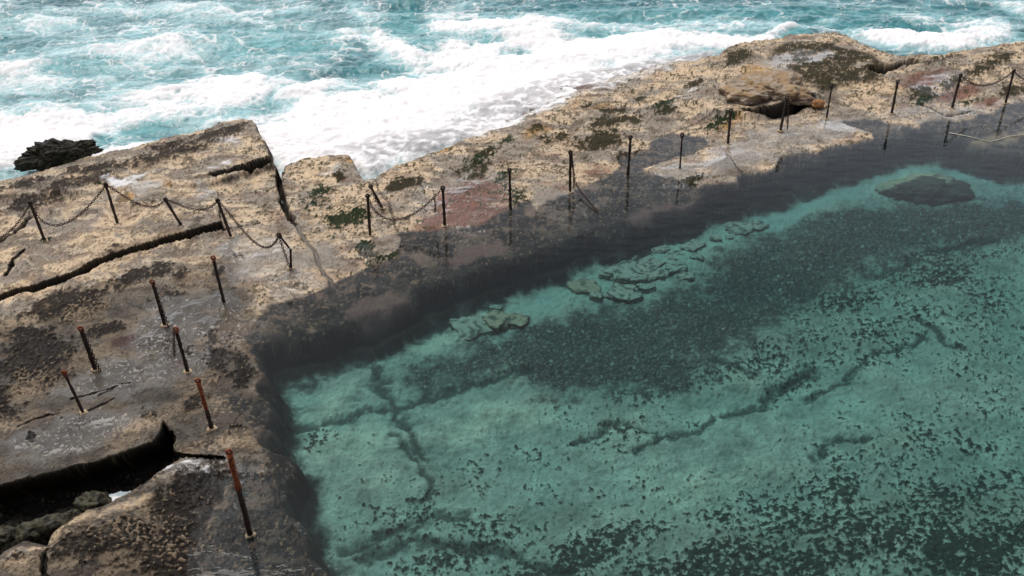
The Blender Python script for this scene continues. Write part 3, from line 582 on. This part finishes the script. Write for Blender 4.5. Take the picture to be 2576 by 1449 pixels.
lace = np.clip(0.9 * v1 + 0.75 * v2 * sst(-0.3, 0.2, dc + 0.6 * o2) + 0.4 * v3 * sst(0.0, 0.5, dc + 0.7 * o2), 0, 1)
full = sst(0.5, 0.92, dens + 0.05 * o3 + 0.22 * (o4 - 0.5) + 0.4 * (o5 - 0.5) + 0.18 * (o6 - 0.5) + 0.05)
foam = np.clip(np.maximum(lace * (0.75 - 0.25 * far_), full), 0, 1) * (1 - 0.25 * far_)
dw2 = sdf(XO2 + 0.3 * o2, YO2 + 0.3 * o3 * 0.3, poly(WASH, -0.1), 3)
foam = np.maximum(foam, sst(-0.5, 0.4, dw2) * sst(0.36, 0.66, 0.5 * o6 + 0.3 * o5 + 0.25 * o2))
aer = sst(-0.1, 0.75, BS.get('foam') * 1.1 + 0.35 * o2 + 0.2 * (1 - far_) - 0.3 * BS.get('teal'))
dsea2 = sdf(XO2, YO2, poly(SEA_EDGE, 0.0), 7)
near = sst(-2.5, -0.2, dsea2)
ocol = np.zeros(XO2.shape + (3,), np.float32) + np.array([0.022, 0.115, 0.14], np.float32)
ocol = over(ocol, (0.20, 0.40, 0.42), aer)
ocol = over(ocol, (0.36, 0.55, 0.57), sst(0.10, 0.75, dens + 0.45 * o2 + 0.2 * (o5 - 0.5)) * 0.9)
ocol = over(ocol, (0.07, 0.28, 0.30), np.clip(BS.get('teal'), 0, 1) * 0.75)
ocol *= (1 + 0.40 * fbm(XO2, YO2, 0.9, 5, 57, 0.6, sy=2.4))[..., None]
dw2 = sdf(XO2 + 0.3 * o2, YO2 + 0.3 * o3 * 0.3, poly(WASH, -0.1), 3)
ocol = over(ocol, (0.62, 0.58, 0.58), sst(-0.4, 0.5, dw2) * 0.85)
ocol = over(ocol, (0.92, 0.89, 0.89), foam)
dw2 = sdf(XO2 + 0.3 * o2, YO2 + 0.3 * o3 * 0.3, poly(WASH, -0.1), 3)
zsea = -0.42 + 0.16 * fbm(XO2, YO2, 0.22, 3, 55, sy=0.5) + 0.09 * o2 + 0.04 * o3 + 0.05 * foam * (0.4 + 0.3 * o1) + 0.12 * sst(0.3, 1.2, dens)
zsea += 0.32 * sst(-0.6, 0.6, dw2)
zsea += 0.06 * o5 * sst(0.2, 1.0, dens)
zsea = np.minimum(zsea, -0.10 + 0.05 * o3 + (YO2 > 48) * 0.4)
cover = 1 - 0.40 * sst(-0.2, 0.5, dw2) * (1 - sst(0.35, 0.75, 0.7 * o4 + 0.5 * o3 + 0.1))
orough = 0.30 + 0.5 * foam
# join the far sea to the horizon
ys_far = np.array([90, 110, 140, 200, 320, 600, 1200, 2500, 5000.0])
u = np.linspace(-1, 1, XO2.shape[1])
XF = u[None, :] * (0.72 * ys_far + 8 + np.maximum(0, ys_far - 90) * 1.2)[:, None]; YF = np.repeat(ys_far[:, None], XO2.shape[1], 1)
cat = lambda a, b: np.concatenate([a, b.astype(np.float32)], 0)
ocf = np.repeat(ocol[-1:], len(ys_far), 0)
sea = grid_object('sea', cat(XO2, XF), cat(YO2, YF), cat(zsea, np.full(XF.shape, -0.3)),
                  {'tone': np.concatenate([ocol, ocf], 0), 'rough': cat(orough, np.full(XF.shape, .2)), 'cover': cat(cover, np.ones(XF.shape))}, M_SEA,
                  np.concatenate([dsea2 < 2.4, np.ones(XF.shape, bool)], 0) | False)
tag(sea, kind='structure')

# sea bed / ground under everything, out to the horizon
M_BED = simple_mat('sea_bed', (0.05, 0.06, 0.05), (0.10, 0.10, 0.08), 0.5, 0.9)
prism('seabed', [(-6000, -200), (6000, -200), (6000, 6000), (-6000, 6000)], -4.2, -4.0, M_BED)['kind'] = 'structure'

# white water pooled in the trench
xt, yt = np.meshgrid(np.linspace(0, 1, 60), np.linspace(0, 1, 40)); c0 = G(225, 1290, -0.35); c1_ = G(350, 1222, -0.35)
xt = (c0[0] + (c1_[0] - c0[0]) * xt).astype(np.float32); yt = (c0[1] + (c1_[1] - c0[1]) * yt).astype(np.float32)
zt = -0.40 + 0.04 * fbm(xt, yt, 3.0, 3, 81)
tt = np.zeros(xt.shape + (3,), np.float32) + np.array([0.80, 0.80, 0.82], np.float32); tt = over(tt, (0.35, 0.42, 0.45), sst(0.1, 0.4, fbm(xt, yt, 2.5, 4, 82)))
dpo = sdf(xt, yt, poly([(255, 1274), (275, 1240), (300, 1232), (332, 1233), (328, 1246), (300, 1262)], -0.36), 1.0)
tw = grid_object('trench_water', xt, yt, zt, {'tone': tt, 'rough': np.full(xt.shape, .5, np.float32), 'cover': np.ones(xt.shape, np.float32)}, M_SEA, dpo > 0.0)
tag(tw, kind='structure')

# ------------------------------------------------------------------ rocks that are things
_g3 = _rng.normal(size=(256, 3)).astype(np.float32); _g3 /= np.linalg.norm(_g3, axis=1)[:, None]
def noise3(P, s, seed):
    Q = P * s + np.array([seed * 7.3, seed * 3.1, -seed * 5.7]); I = np.floor(Q).astype(int); f = Q - I
    u = f * f * f * (f * (f * 6 - 15) + 10); r = 0
    for dx in (0, 1):
        for dy in (0, 1):
            for dz in (0, 1):
                h = _perm[(_perm[(_perm[(I[:, 0] + dx) & 255] + I[:, 1] + dy) & 255] + I[:, 2] + dz) & 255]
                w = (u[:, 0] if dx else 1 - u[:, 0]) * (u[:, 1] if dy else 1 - u[:, 1]) * (u[:, 2] if dz else 1 - u[:, 2])
                r = r + w * (_g3[h] * (f - [dx, dy, dz])).sum(1)
    return r * 1.6
import bmesh
def boulder(name, center, size, rot, seed, tone_fn, sub=5, amp=0.28, facets=0.0, flat_top=0.0, rough=0.7, flat_bottom=None, layers=0.0):
    bm = bmesh.new(); bmesh.ops.create_icosphere(bm, subdivisions=sub, radius=1.0)
    me = bpy.data.meshes.new(name); bm.to_mesh(me); bm.free()
    P = np.empty(len(me.vertices) * 3, np.float32); me.vertices.foreach_get('co', P); P = P.reshape(-1, 3)
    P = np.sign(P) * np.abs(P) ** (1 - facets * 0.5); P /= np.maximum(1e-6, (np.abs(P) ** (2 + 6 * facets)).sum(1) ** (1 / (2 + 6 * facets)))[:, None]
    N = P * np.asarray(size) / float(np.prod(size)) ** (1 / 3)
    k = 1 + amp * noise3(N, 1.1, seed) + amp * 0.5 * noise3(N, 2.6, seed + 2) + amp * 0.28 * noise3(N, 6.0, seed + 3) + amp * 0.14 * noise3(N, 13, seed + 4)
    if layers:
        zl = P[:, 2] * size[2] * 16 + 1.5 * noise3(N, 1.5, seed + 8); k = k + layers * (np.abs((zl % 1.0) - 0.5) * 2 - 0.5)
    P = P * k[:, None]
    if flat_bottom: P[:, 2] = np.where(P[:, 2] < flat_bottom, flat_bottom + (P[:, 2] - flat_bottom) * 0.2, P[:, 2])
    if flat_top: P[:, 2] = np.where(P[:, 2] > flat_top, flat_top + (P[:, 2] - flat_top) * 0.25, P[:, 2])
    c, s = math.cos(rot), math.sin(rot)
    Q = P * np.asarray(size)[None, :]
    Q = np.stack([Q[:, 0] * c - Q[:, 1] * s, Q[:, 0] * s + Q[:, 1] * c, Q[:, 2]], 1).astype(np.float32)
    me.vertices.foreach_set('co', Q.reshape(-1))
    col = tone_fn(P, Q).astype(np.float32); v4 = np.ones((len(P), 4), np.float32); v4[:, :3] = np.clip(col, 0, 1)
    at = me.attributes.new('tone', 'FLOAT_COLOR', 'POINT'); at.data.foreach_set('color', v4.reshape(-1))
    at = me.attributes.new('rough', 'FLOAT', 'POINT'); at.data.foreach_set('value', np.full(len(P), rough, np.float32))
    me.materials.append(M_ROCK); me.shade_smooth(); me.update()
    o = bpy.data.objects.new(name, me); C.objects.link(o); o.location = center
    return o
def tones(base, blot, thr=0.1, s=3.0, seed=3, top=None):
    def f(P, Q):
        n = noise3(P, s, seed) + 0.5 * noise3(P, s * 3.3, seed + 1)
        c = np.zeros((len(P), 3)) + np.array(base)
        c = c + (np.array(blot) - c) * sst(thr - 0.15, thr + 0.2, n)[:, None]
        if top is not None: c = c + (np.array(top) - c) * (sst(0.1, 0.6, P[:, 2]) * sst(-0.3, 0.2, n))[:, None]
        return c * (1 + 0.25 * noise3(P, 9, seed + 2))[:, None]
    return f
# outcrop with the black gap under its seaward-facing lip
c = G(1945, 262, 0.2)
oc = boulder('rock_outcrop', (c[0] - 0.05, c[1] + 0.90, 0.25), (1.2, 1.0, 0.42), 0.16, 31, tones((0.36, 0.29, 0.22), (0.11, 0.08, 0.07), -0.08, 2.6, 8, (0.32, 0.22, 0.13)), 6, 0.36, 0.1, flat_bottom=-0.3, layers=0.025)
tag(oc, 'large lumpy ochre sandstone outcrop overhanging a black gap behind the post row', 'outcrop')
c = G(2058, 262, 0.2)
tag(boulder('small_boulder', (c[0], c[1], 0.22), (0.22, 0.16, 0.13), 0.3, 12, tones((0.40, 0.20, 0.09), (0.2, 0.12, 0.08), 0.3), 4, 0.2), 'small round orange boulder at the right end of the outcrop gap', 'boulder')
c = G(148, 392, 0.0)
dr = boulder('mussel_covered_rock', (c[0], c[1] + 0.25, -0.1), (1.0, 0.42, 0.42), 0.45, 44, tones((0.012, 0.011, 0.009), (0.045, 0.042, 0.025), 0.15, 5), 6, 0.5, 0.0, rough=0.5)
tag(dr, 'black weed and mussel covered rock at the surf edge on the left', 'rock')
TR = tones((0.07, 0.065, 0.042), (0.02, 0.018, 0.014), 0.1, 3)
for (px, py, rx, ry, rz, sd_, lab) in ((232, 1262, 0.30, 0.22, 0.2, 51, 'round mossy brown boulder in the dark trench beside white water'),
                                  (110, 1322, 0.45, 0.20, 0.16, 52, 'long speckled grey boulder lying low in the dark trench'),
                                  (60, 1345, 0.25, 0.16, 0.14, 54, 'small speckled stone between the low grey boulder and the brown one in the trench'),
                                  (180, 1296, 0.16, 0.12, 0.12, 55, 'little dark cobble left of the mossy boulder in the trench'),
                                  (12, 1350, 0.26, 0.2, 0.18, 53, 'dark brown boulder in the trench at the left edge')):
    c = G(px, py, -0.35); tag(boulder('trench_boulder', (c[0], c[1], -0.5), (rx, ry, rz + 0.1), 0.3, sd_, TR, 5, 0.25, 0.1, rough=0.45), lab, 'boulder', 'boulders in the trench')
# submerged flat stones
ST = [(1470, 716, 36, 15, 0, 'warm grey oblong stone lying alone on the turquoise sand, front face dark'), (1563, 729, 34, 17, 1, 'pale green slab with a broken corner right of the oblong stone'), (1303, 802, 24, 19, 2, 'square beige slab under water, right one of a pair'),
      (1252, 800, 32, 24, 3, 'broad grey-green slab left of the square beige slab'), (1184, 816, 44, 26, 4, 'pale rounded slab at the foot of the ledge left of the slab pair'), (1568, 680, 42, 20, 5, 'tilted green slab behind the broken-cornered slab'),
      (1860, 568, 34, 14, 6, 'low rounded boulder in the narrow sand channel under water'), (1908, 560, 22, 9, 7, 'small flat stone right of the rounded channel boulder'), (1625, 655, 28, 11, 8, None), (1660, 690, 24, 9, 9, None), (1700, 640, 26, 10, 10, None),
      (1730, 610, 24, 9, 11, None), (1690, 668, 20, 8, 12, None), (1640, 715, 22, 8, 13, None), (1760, 640, 20, 7, 14, None), (1610, 690, 16, 7, 15, None), (1520, 690, 18, 8, 16, None), (1790, 600, 18, 7, 17, None), (1720, 690, 18, 7, 18, None), (1655, 625, 22, 8, 19, None),
      (1590, 640, 18, 8, 20, None), (1500, 735, 14, 5, 21, None), (1830, 585, 12, 5, 22, None), (1600, 745, 22, 7, 23, None), (1245, 765, 20, 7, 24, None)]
rnd = random.Random(3)
for px, py, rx, ry, k, lab in ST:
    z = FLOOR_Z + 0.12; q_ = 0.75 + 0.6 * rnd.random() if lab is None else 1.0; rx, ry = rx * q_, ry * q_; px, py = (px + rnd.uniform(-14, 14), py + rnd.uniform(-8, 8)) if lab is None else (px, py)
    c = G(px, py, z); e = G(px + rx, py, z); f2 = G(px, py - ry, z); zz = height_at(c[0], c[1])
    z = FLOOR_Z + 0.04 + rnd.uniform(-0.04, 0.02)
    beige = lab is not None and ('beige' in lab or 'warm' in lab)
    base = (0.42, 0.33, 0.22) if beige else (0.36 + 0.12 * rnd.random(), 0.40, 0.31)
    o = boulder('submerged_stone', (c[0], c[1], z), (e[0] - c[0], min(f2[1] - c[1], (e[0] - c[0]) * 1.1), 0.10 + 0.03 * rnd.random()), rnd.uniform(-0.5, 0.9), 60 + k, tones(base, (0.12, 0.12, 0.09), 0.2, 2.5, k), 4, 0.34, 0.5, 0.5)
    tag(o, lab or 'small green-grey slab in the rubble of stones on the pool floor', 'stone', 'stones lying on the pool floor')
c = G(2335, 462, -0.7)
o = boulder('submerged_boulder', (c[0], c[1] + 0.05, -1.0), (1.25, 0.75, 0.46), 0.0, 90, lambda P, Q: np.array([[0.07, 0.07, 0.055]]) + (np.array([[0.36, 0.34, 0.24]]) - 0.07) * sst(-0.1, 0.25, P[:, 1] * 0.8 - P[:, 0] * 0.35 + 0.5 * noise3(P, 2.0, 4) + 0.25 * noise3(P, 7.0, 5) - 0.0)[:, None], 6, 0.2, 0.0)
tag(o, 'large dark rounded boulder under water with a pale sandy rim, upper right of the pool', 'boulder')

# ------------------------------------------------------------------ posts
def tube(pts, rad, sides=10, wob=0.0, seed=0):
    r = random.Random(seed); V = []; F = []; n = len(pts)
    for i, p in enumerate(pts):
        p = Vector(p); d = (Vector(pts[min(i + 1, n - 1)]) - Vector(pts[max(i - 1, 0)])).normalized()
        a = d.orthogonal().normalized() if abs(d.z) < 0.9 else d.cross(Vector((0, 1, 0))).normalized(); b = d.cross(a)
        R = rad[i] if isinstance(rad, (list, tuple)) else rad
        for k in range(sides):
            t = 2 * math.pi * k / sides; q = R * (1 + wob * (r.random() - 0.5))
            V.append(p + a * math.cos(t) * q + b * math.sin(t) * q)
        if i:
            for k in range(sides): F.append(((i - 1) * sides + k, (i - 1) * sides + (k + 1) % sides, i * sides + (k + 1) % sides, i * sides + k))
    F.append(tuple(range(sides))[::-1]); F.append(tuple((n - 1) * sides + k for k in range(sides)))
    return V, F
def torus(cx, a, b, R, r, n=16, m=7, sx=1.0, wob=0.0, seed=0):
    rr = random.Random(seed); V = []; F = []; cx, a, b = Vector(cx), Vector(a), Vector(b); nn = a.cross(b)
    for i in range(n):
        t = 2 * math.pi * i / n; dirv = a * math.cos(t) * sx + b * math.sin(t); q = r * (1 + wob * (rr.random() - 0.5))
        out = (a * math.cos(t) + b * math.sin(t)).normalized()
        for k in range(m):
            u_ = 2 * math.pi * k / m; V.append(cx + dirv * R + out * math.cos(u_) * q + nn * math.sin(u_) * q)
    for i in range(n):
        for k in range(m): F.append((i * m + k, ((i + 1) % n) * m + k, ((i + 1) % n) * m + (k + 1) % m, i * m + (k + 1) % m))
    return V, F
def mesh_obj(name, parts, mat, parent=None):
    V, F = [], []
    for v, f in parts:
        o = len(V); V += [tuple(x) for x in v]; F += [tuple(i + o for i in t) for t in f]
    me = bpy.data.meshes.new(name); me.from_pydata(V, [], F); me.materials.append(mat); me.shade_smooth()
    o = bpy.data.objects.new(name, me); C.objects.link(o); o.parent = parent
    return o
def lump(cx, r, seed, sub=2, sq=(1, 1, 1)):
    bm = bmesh.new(); bmesh.ops.create_icosphere(bm, subdivisions=sub, radius=1.0); rr = random.Random(seed)
    V = [Vector(cx) + Vector((v.co.x * r * sq[0], v.co.y * r * sq[1], v.co.z * r * sq[2])) * (1 + 0.35 * (rr.random() - 0.5)) for v in bm.verts]
    F = [tuple(v.index for v in f.verts) for f in bm.faces]; bm.free(); return V, F
TOPS = {}
def post(key, top, base, label, zb=None, rust=False, bend=None, refl=True, ring_rot=0.0, thick=0.036, collar=True, group='iron fence posts around the rock pool'):
    z0 = 0.05 if zb is None else zb
    bxy = G(base[0], base[1], z0)
    if zb is None:
        z0 = max(0.0, height_at(bxy[0], bxy[1])); bxy = G(base[0], base[1], z0)
    B = np.array([bxy[0], bxy[1], z0]); T = on_plane_y(top[0], top[1], bxy[1])
    root = bpy.data.objects.new('fence_post', None); C.objects.link(root); root.location = B; root.empty_display_size = 0.2
    tag(root, label, 'fence post', group)
    t = Vector(T - B)
    path = [Vector((0, 0, -0.35)) if bend is None else Vector((0, 0, -0.35))]
    L = 12; sd_ = abs(hash(key)) % 997 if not isinstance(key, int) else key * 13 + 5
    if bend is not None:
        Bn = Vector(on_plane_y(bend[0], bend[1], bxy[1]) - B)
        pts = [Bn * (i / 7) for i in range(8)] + [Bn + (t - Bn) * ((i + 1) / 6) for i in range(6)]
    else: pts = [t * (i / L) for i in range(L + 1)]
    pts = [pts[0] - (pts[1] - pts[0]).normalized() * 0.3] + pts
    rr = random.Random(sd_)
    rad = [thick * (1.1 - 0.18 * i / len(pts) + 0.30 * (rr.random() - 0.5)) for i in range(len(pts))]
    up = (pts[-1] - pts[-2]).normalized()
    cut = len(pts) if not rust else (len(pts) * 3 // 5 if key == 12 else len(pts) * 2 // 5 + 1)
    mesh_obj('shaft', [tube(pts[:cut + 1] if rust else pts, rad[:cut + 1] if rust else rad, 10, 0.35, sd_)], M_IRON, root)
    if rust: mesh_obj('rusted_sleeve', [tube(pts[cut:], [r_ * 1.12 for r_ in rad[cut:]], 10, 0.35, sd_ + 1)], M_RUST, root)
    side = Vector((math.cos(ring_rot), math.sin(ring_rot), 0)); side = (side - up * side.dot(up)).normalized()
    mesh_obj('eye_ring', [torus(pts[-1] + up * 0.035, side, up, 0.042, 0.021, 14, 7, 1.0, 0.4, sd_ + 3), lump(pts[-1] - up * 0.02, 0.04, sd_ + 4, 2, (1, 1, 1.2))], M_RUST if (rust or key in (6, 7, 8, 9, 10)) else M_IRON, root)
    if collar: mesh_obj('mortar_collar', [lump((0, 0, 0.0), 0.085, sd_ + 6, 3, (1.1, 1.0, 0.35))], M_MORTAR, root)
    TOPS[key] = Vector(B) + pts[-1] + up * 0.03
    return root
post(1, (77, 514), (113, 606), 'leaning post nearest the left edge in the back row, chains on both sides')
post(2, (267, 468), (296, 563), 'post standing in front of the white foam puddle on the left')
post(3, (418, 505), (456, 567), 'short strongly leaning post in the middle of the raised slab')
post(4, (549, 508), (581, 596), 'post at the right end of the raised slab, chained down to the bent post')
post(5, (704, 594), (732, 676), 'bent iron post kinked near its top with a chain hanging beside it', bend=(731, 628), thick=0.026)
post(6, (537, 652), (564, 764), 'slim post with a red head, standing just left of the pool corner', zb=0.0, collar=False)
post(7, (384, 712), (415, 818), 'post with a flat red head and a chain hanging into the shallow wet sheet', thick=0.036)
post(8, (204, 830), (240, 930), 'thick post with a dark red head wrapped in hanging chain on pale mortar', thick=0.040)
post(9, (163, 941), (210, 1039), 'thin leaning post with an orange footing beside a pale leaf-shaped shell', thick=0.026)
post(10, (443, 832), (473, 935), 'post with an open rusty eye ring, midway along the wet walkway')
post(11, (499, 962), (533, 1078), 'post with a bright orange upper shaft standing on barnacled rock', rust=True)
post(12, (577, 1141), (630, 1346), 'nearest post, red rusted top, rising out of the dark shallows at the bottom', rust=True, zb=-0.12, thick=0.042)
post(13, (925, 496), (931, 593), 'upright post at the edge of the green algae patch, chain leaving to the right')
post(14, (1114, 476), (1119, 568), 'post in front of the red-brown algae, chain arriving from the left')
post(15, (1282, 431), (1284, 524), 'plain post at the right rim of the red-brown algae', zb=0.0, collar=False)
post(16, (1435, 386), (1434, 483), 'post with a loose chain trailing from its head to the wet rock')
post(17, (1586, 349), (1580, 437), 'post with an open ring at the left end of the shallow grey puddle', zb=0.0, collar=False)
post(18, (1716, 343), (1710, 428), 'slender post standing in the shallow grey puddle', zb=0.0, thick=0.026, collar=False)
post(19, (1838, 281), (1831, 363), 'post with a ring head standing left of the outcrop gap')
post(20, (1979, 249), (1963, 329), 'post directly in front of the black gap under the outcrop, thin rope beside it')
post(21, (2092, 220), (2079, 299), 'post right of the small orange boulder', thick=0.028)
post(22, (2258, 208), (2243, 286), 'post alone on smooth pale rock between the outcrop and the chained pair')
post(23, (2416, 192), (2395, 272), 'thick-headed post, left one of the chained pair at upper right', thick=0.040)
post(24, (2550, 181), (2529, 260), 'rightmost post with chains on both sides')
post(25, (934, 472), (962, 523), 'short toppled post leaning behind the post at the green algae', thick=0.03)

# ------------------------------------------------------------------ chains
def chain_mesh(path, name, label, link=0.075, r=0.0095, group='rusty chains on the fence posts'):
    P = [Vector(p) for p in path]; d = [0]
    for a, b in zip(P, P[1:]): d.append(d[-1] + (b - a).length)
    def at(s):
        for i in range(len(P) - 1):
            if s <= d[i + 1] or i == len(P) - 2:
                t_ = (s - d[i]) / max(1e-6, d[i + 1] - d[i]); return P[i].lerp(P[i + 1], min(1, t_)), (P[i + 1] - P[i]).normalized()
    o = P[0].copy(); parts = []; n = max(2, int(d[-1] / (link * 0.78)))
    for k in range(n):
        p, tdir = at((k + 0.5) * d[-1] / n)
        a = tdir.cross(Vector((0.3, 0.2, 1))).normalized(); b = tdir.cross(a)
        w = a if k % 2 else b; w = (w + 0.25 * (a if k % 3 else b)).normalized()
        parts.append(torus(p - o, tdir, w, 0.026, r, 9, 5, 1.5, 0.3, k))
    ob = mesh_obj(name, parts, M_CHAIN); ob.location = o
    return tag(ob, label, 'chain', group)
def sag(a, b, via=None, drop=0.4, n=24):
    a, b = Vector(a), Vector(b); out = []
    if via is not None:       # solve the drop from the photograph's lowest point
        m = (a + b) / 2; pt = on_plane_y(via[0], via[1], m.y); drop = max(0.05, m.z - pt[2])
        sh = (pt[0] - a.x) / max(1e-6, (b.x - a.x)); sh = min(0.8, max(0.2, sh))
    else: sh = 0.5
    for i in range(n + 1):
        t_ = i / n; p = a.lerp(b, t_); q = t_ ** (math.log(0.5) / math.log(sh)); p.z -= drop * 4 * q * (1 - q) ; out.append(p)
    return out
def px_path(pts, y=None, ref=None):
    return [Vector(on_plane_y(x_, y_, y_w)) for x_, y_, y_w in pts]
T_ = TOPS
chain_mesh(sag(T_[1], T_[2], (161, 556)), 'chain', 'sagging chain slung between the two leftmost posts of the back row')
chain_mesh(sag(T_[2], T_[3], (363, 514)), 'chain', 'chain between the post at the foam puddle and the short leaning post')
chain_mesh(sag(T_[3], T_[4], (501, 527)), 'chain', 'chain between the short leaning post and the post at the slab end')
chain_mesh(sag(T_[4], T_[5], (655, 606)), 'chain', 'chain running down from the slab end post to the bent post')
p0 = T_[1]; e = G(-60, 615, 0.15); chain_mesh(sag(p0, (e[0], e[1], 0.2), None, 0.3), 'chain', 'chain leaving the leftmost post towards the left edge')
chain_mesh([T_[5] + Vector((0, -0.03, -0.02)), T_[5] + Vector((0.06, -0.06, -0.35)), T_[5] + Vector((0.13, -0.06, -0.75)), T_[5] + Vector((0.17, -0.06, -1.0))], 'chain', 'short chain hanging beside the bent post')
chain_mesh(sag(T_[13], T_[14], (1000, 550)), 'chain', 'long sagging chain in front of the red-brown algae')
q = sag(T_[13], T_[14], (1000, 550))[21]; chain_mesh([q, q + Vector((0.02, 0, -0.15)), q + Vector((0.0, 0, -0.42))], 'chain', 'loose chain end dangling from the long sagging chain')
chain_mesh([T_[25], T_[25] + Vector((0.12, -0.1, -0.35)), T_[25] + Vector((0.3, -0.2, -0.6))], 'chain', 'chain draped down the toppled short post')
e = G(1504, 536, 0.0); e1 = G(1460, 492, 0.0)
chain_mesh([T_[16], T_[16] + Vector((0.08, -0.04, -0.5)), (T_[16] + Vector((e1[0], e1[1], 0.1))) / 2 + Vector((0, 0, -0.3)), Vector((e1[0], e1[1], 0.12)), Vector((e[0], e[1], 0.03))], 'chain', 'chain trailing from a post head down onto the wet rock')
chain_mesh([T_[16] + Vector((0.03, -0.04, 0)), T_[16] + Vector((0.09, -0.05, -0.6)), T_[16] + Vector((0.1, -0.05, -1.0))], 'chain', 'second chain hanging straight down beside the trailing one')
chain_mesh(sag(T_[23], T_[24], (2478, 215)), 'chain', 'chain slung between the pair of posts at the upper right')
e = on_plane_y(2700, 168, T_[24].y + 0.4); chain_mesh(sag(T_[24], e, None, 0.45), 'chain', 'chain leaving the rightmost post towards the right edge')
for k, dx, ln, lab in ((7, 0.05, 1.15, 'chain hanging straight down beside the flat red head'), (8, 0.06, 1.0, 'chain hanging along the thick mortar-footed post'), (10, -0.05, 0.6, 'short chain hanging below the open rusty eye ring'), (20, 0.05, 0.95, 'thin chain hanging in front of the black gap')):
    chain_mesh([T_[k] + Vector((dx * 0.6, -0.03, 0)), T_[k] + Vector((dx * 1.7, -0.05, -ln * 0.5)), T_[k] + Vector((dx * 2.6, -0.05, -ln))], 'chain', lab)
# thin pale streak across the shallows
M_STREAK = simple_mat('pale_streak', (0.5, 0.45, 0.38), (0.7, 0.64, 0.55), 6, 0.8)
cp = [(2388, 334), (2430, 342), (2490, 357), (2510, 352), (2540, 343), (2590, 338), (2700, 325)]
cw = [G(a, b, 0.01) for a, b in cp]; o0 = Vector((cw[0][0], cw[0][1], 0.012))
tag(mesh_obj('streak', [tube([Vector((p[0], p[1], 0.012)) - o0 for p in cw], 0.012, 6)], M_STREAK), 'pale streak lying in the shallow water below the upper right posts', 'streak').location = o0

# ------------------------------------------------------------------ cliff the camera stands on
M_CLIFF = simple_mat('cliff_sandstone', (0.20, 0.15, 0.10), (0.38, 0.29, 0.2), 0.7, 0.85, (1.5, 0.9, 0.3))
tag(prism('cliff', [(-60, -40), (60, -40), (60, 1.0), (25, 2.5), (8, -0.6), (-6, -0.8), (-20, 3.5), (-60, 9)], -4.0, 10.6, M_CLIFF), kind='structure')
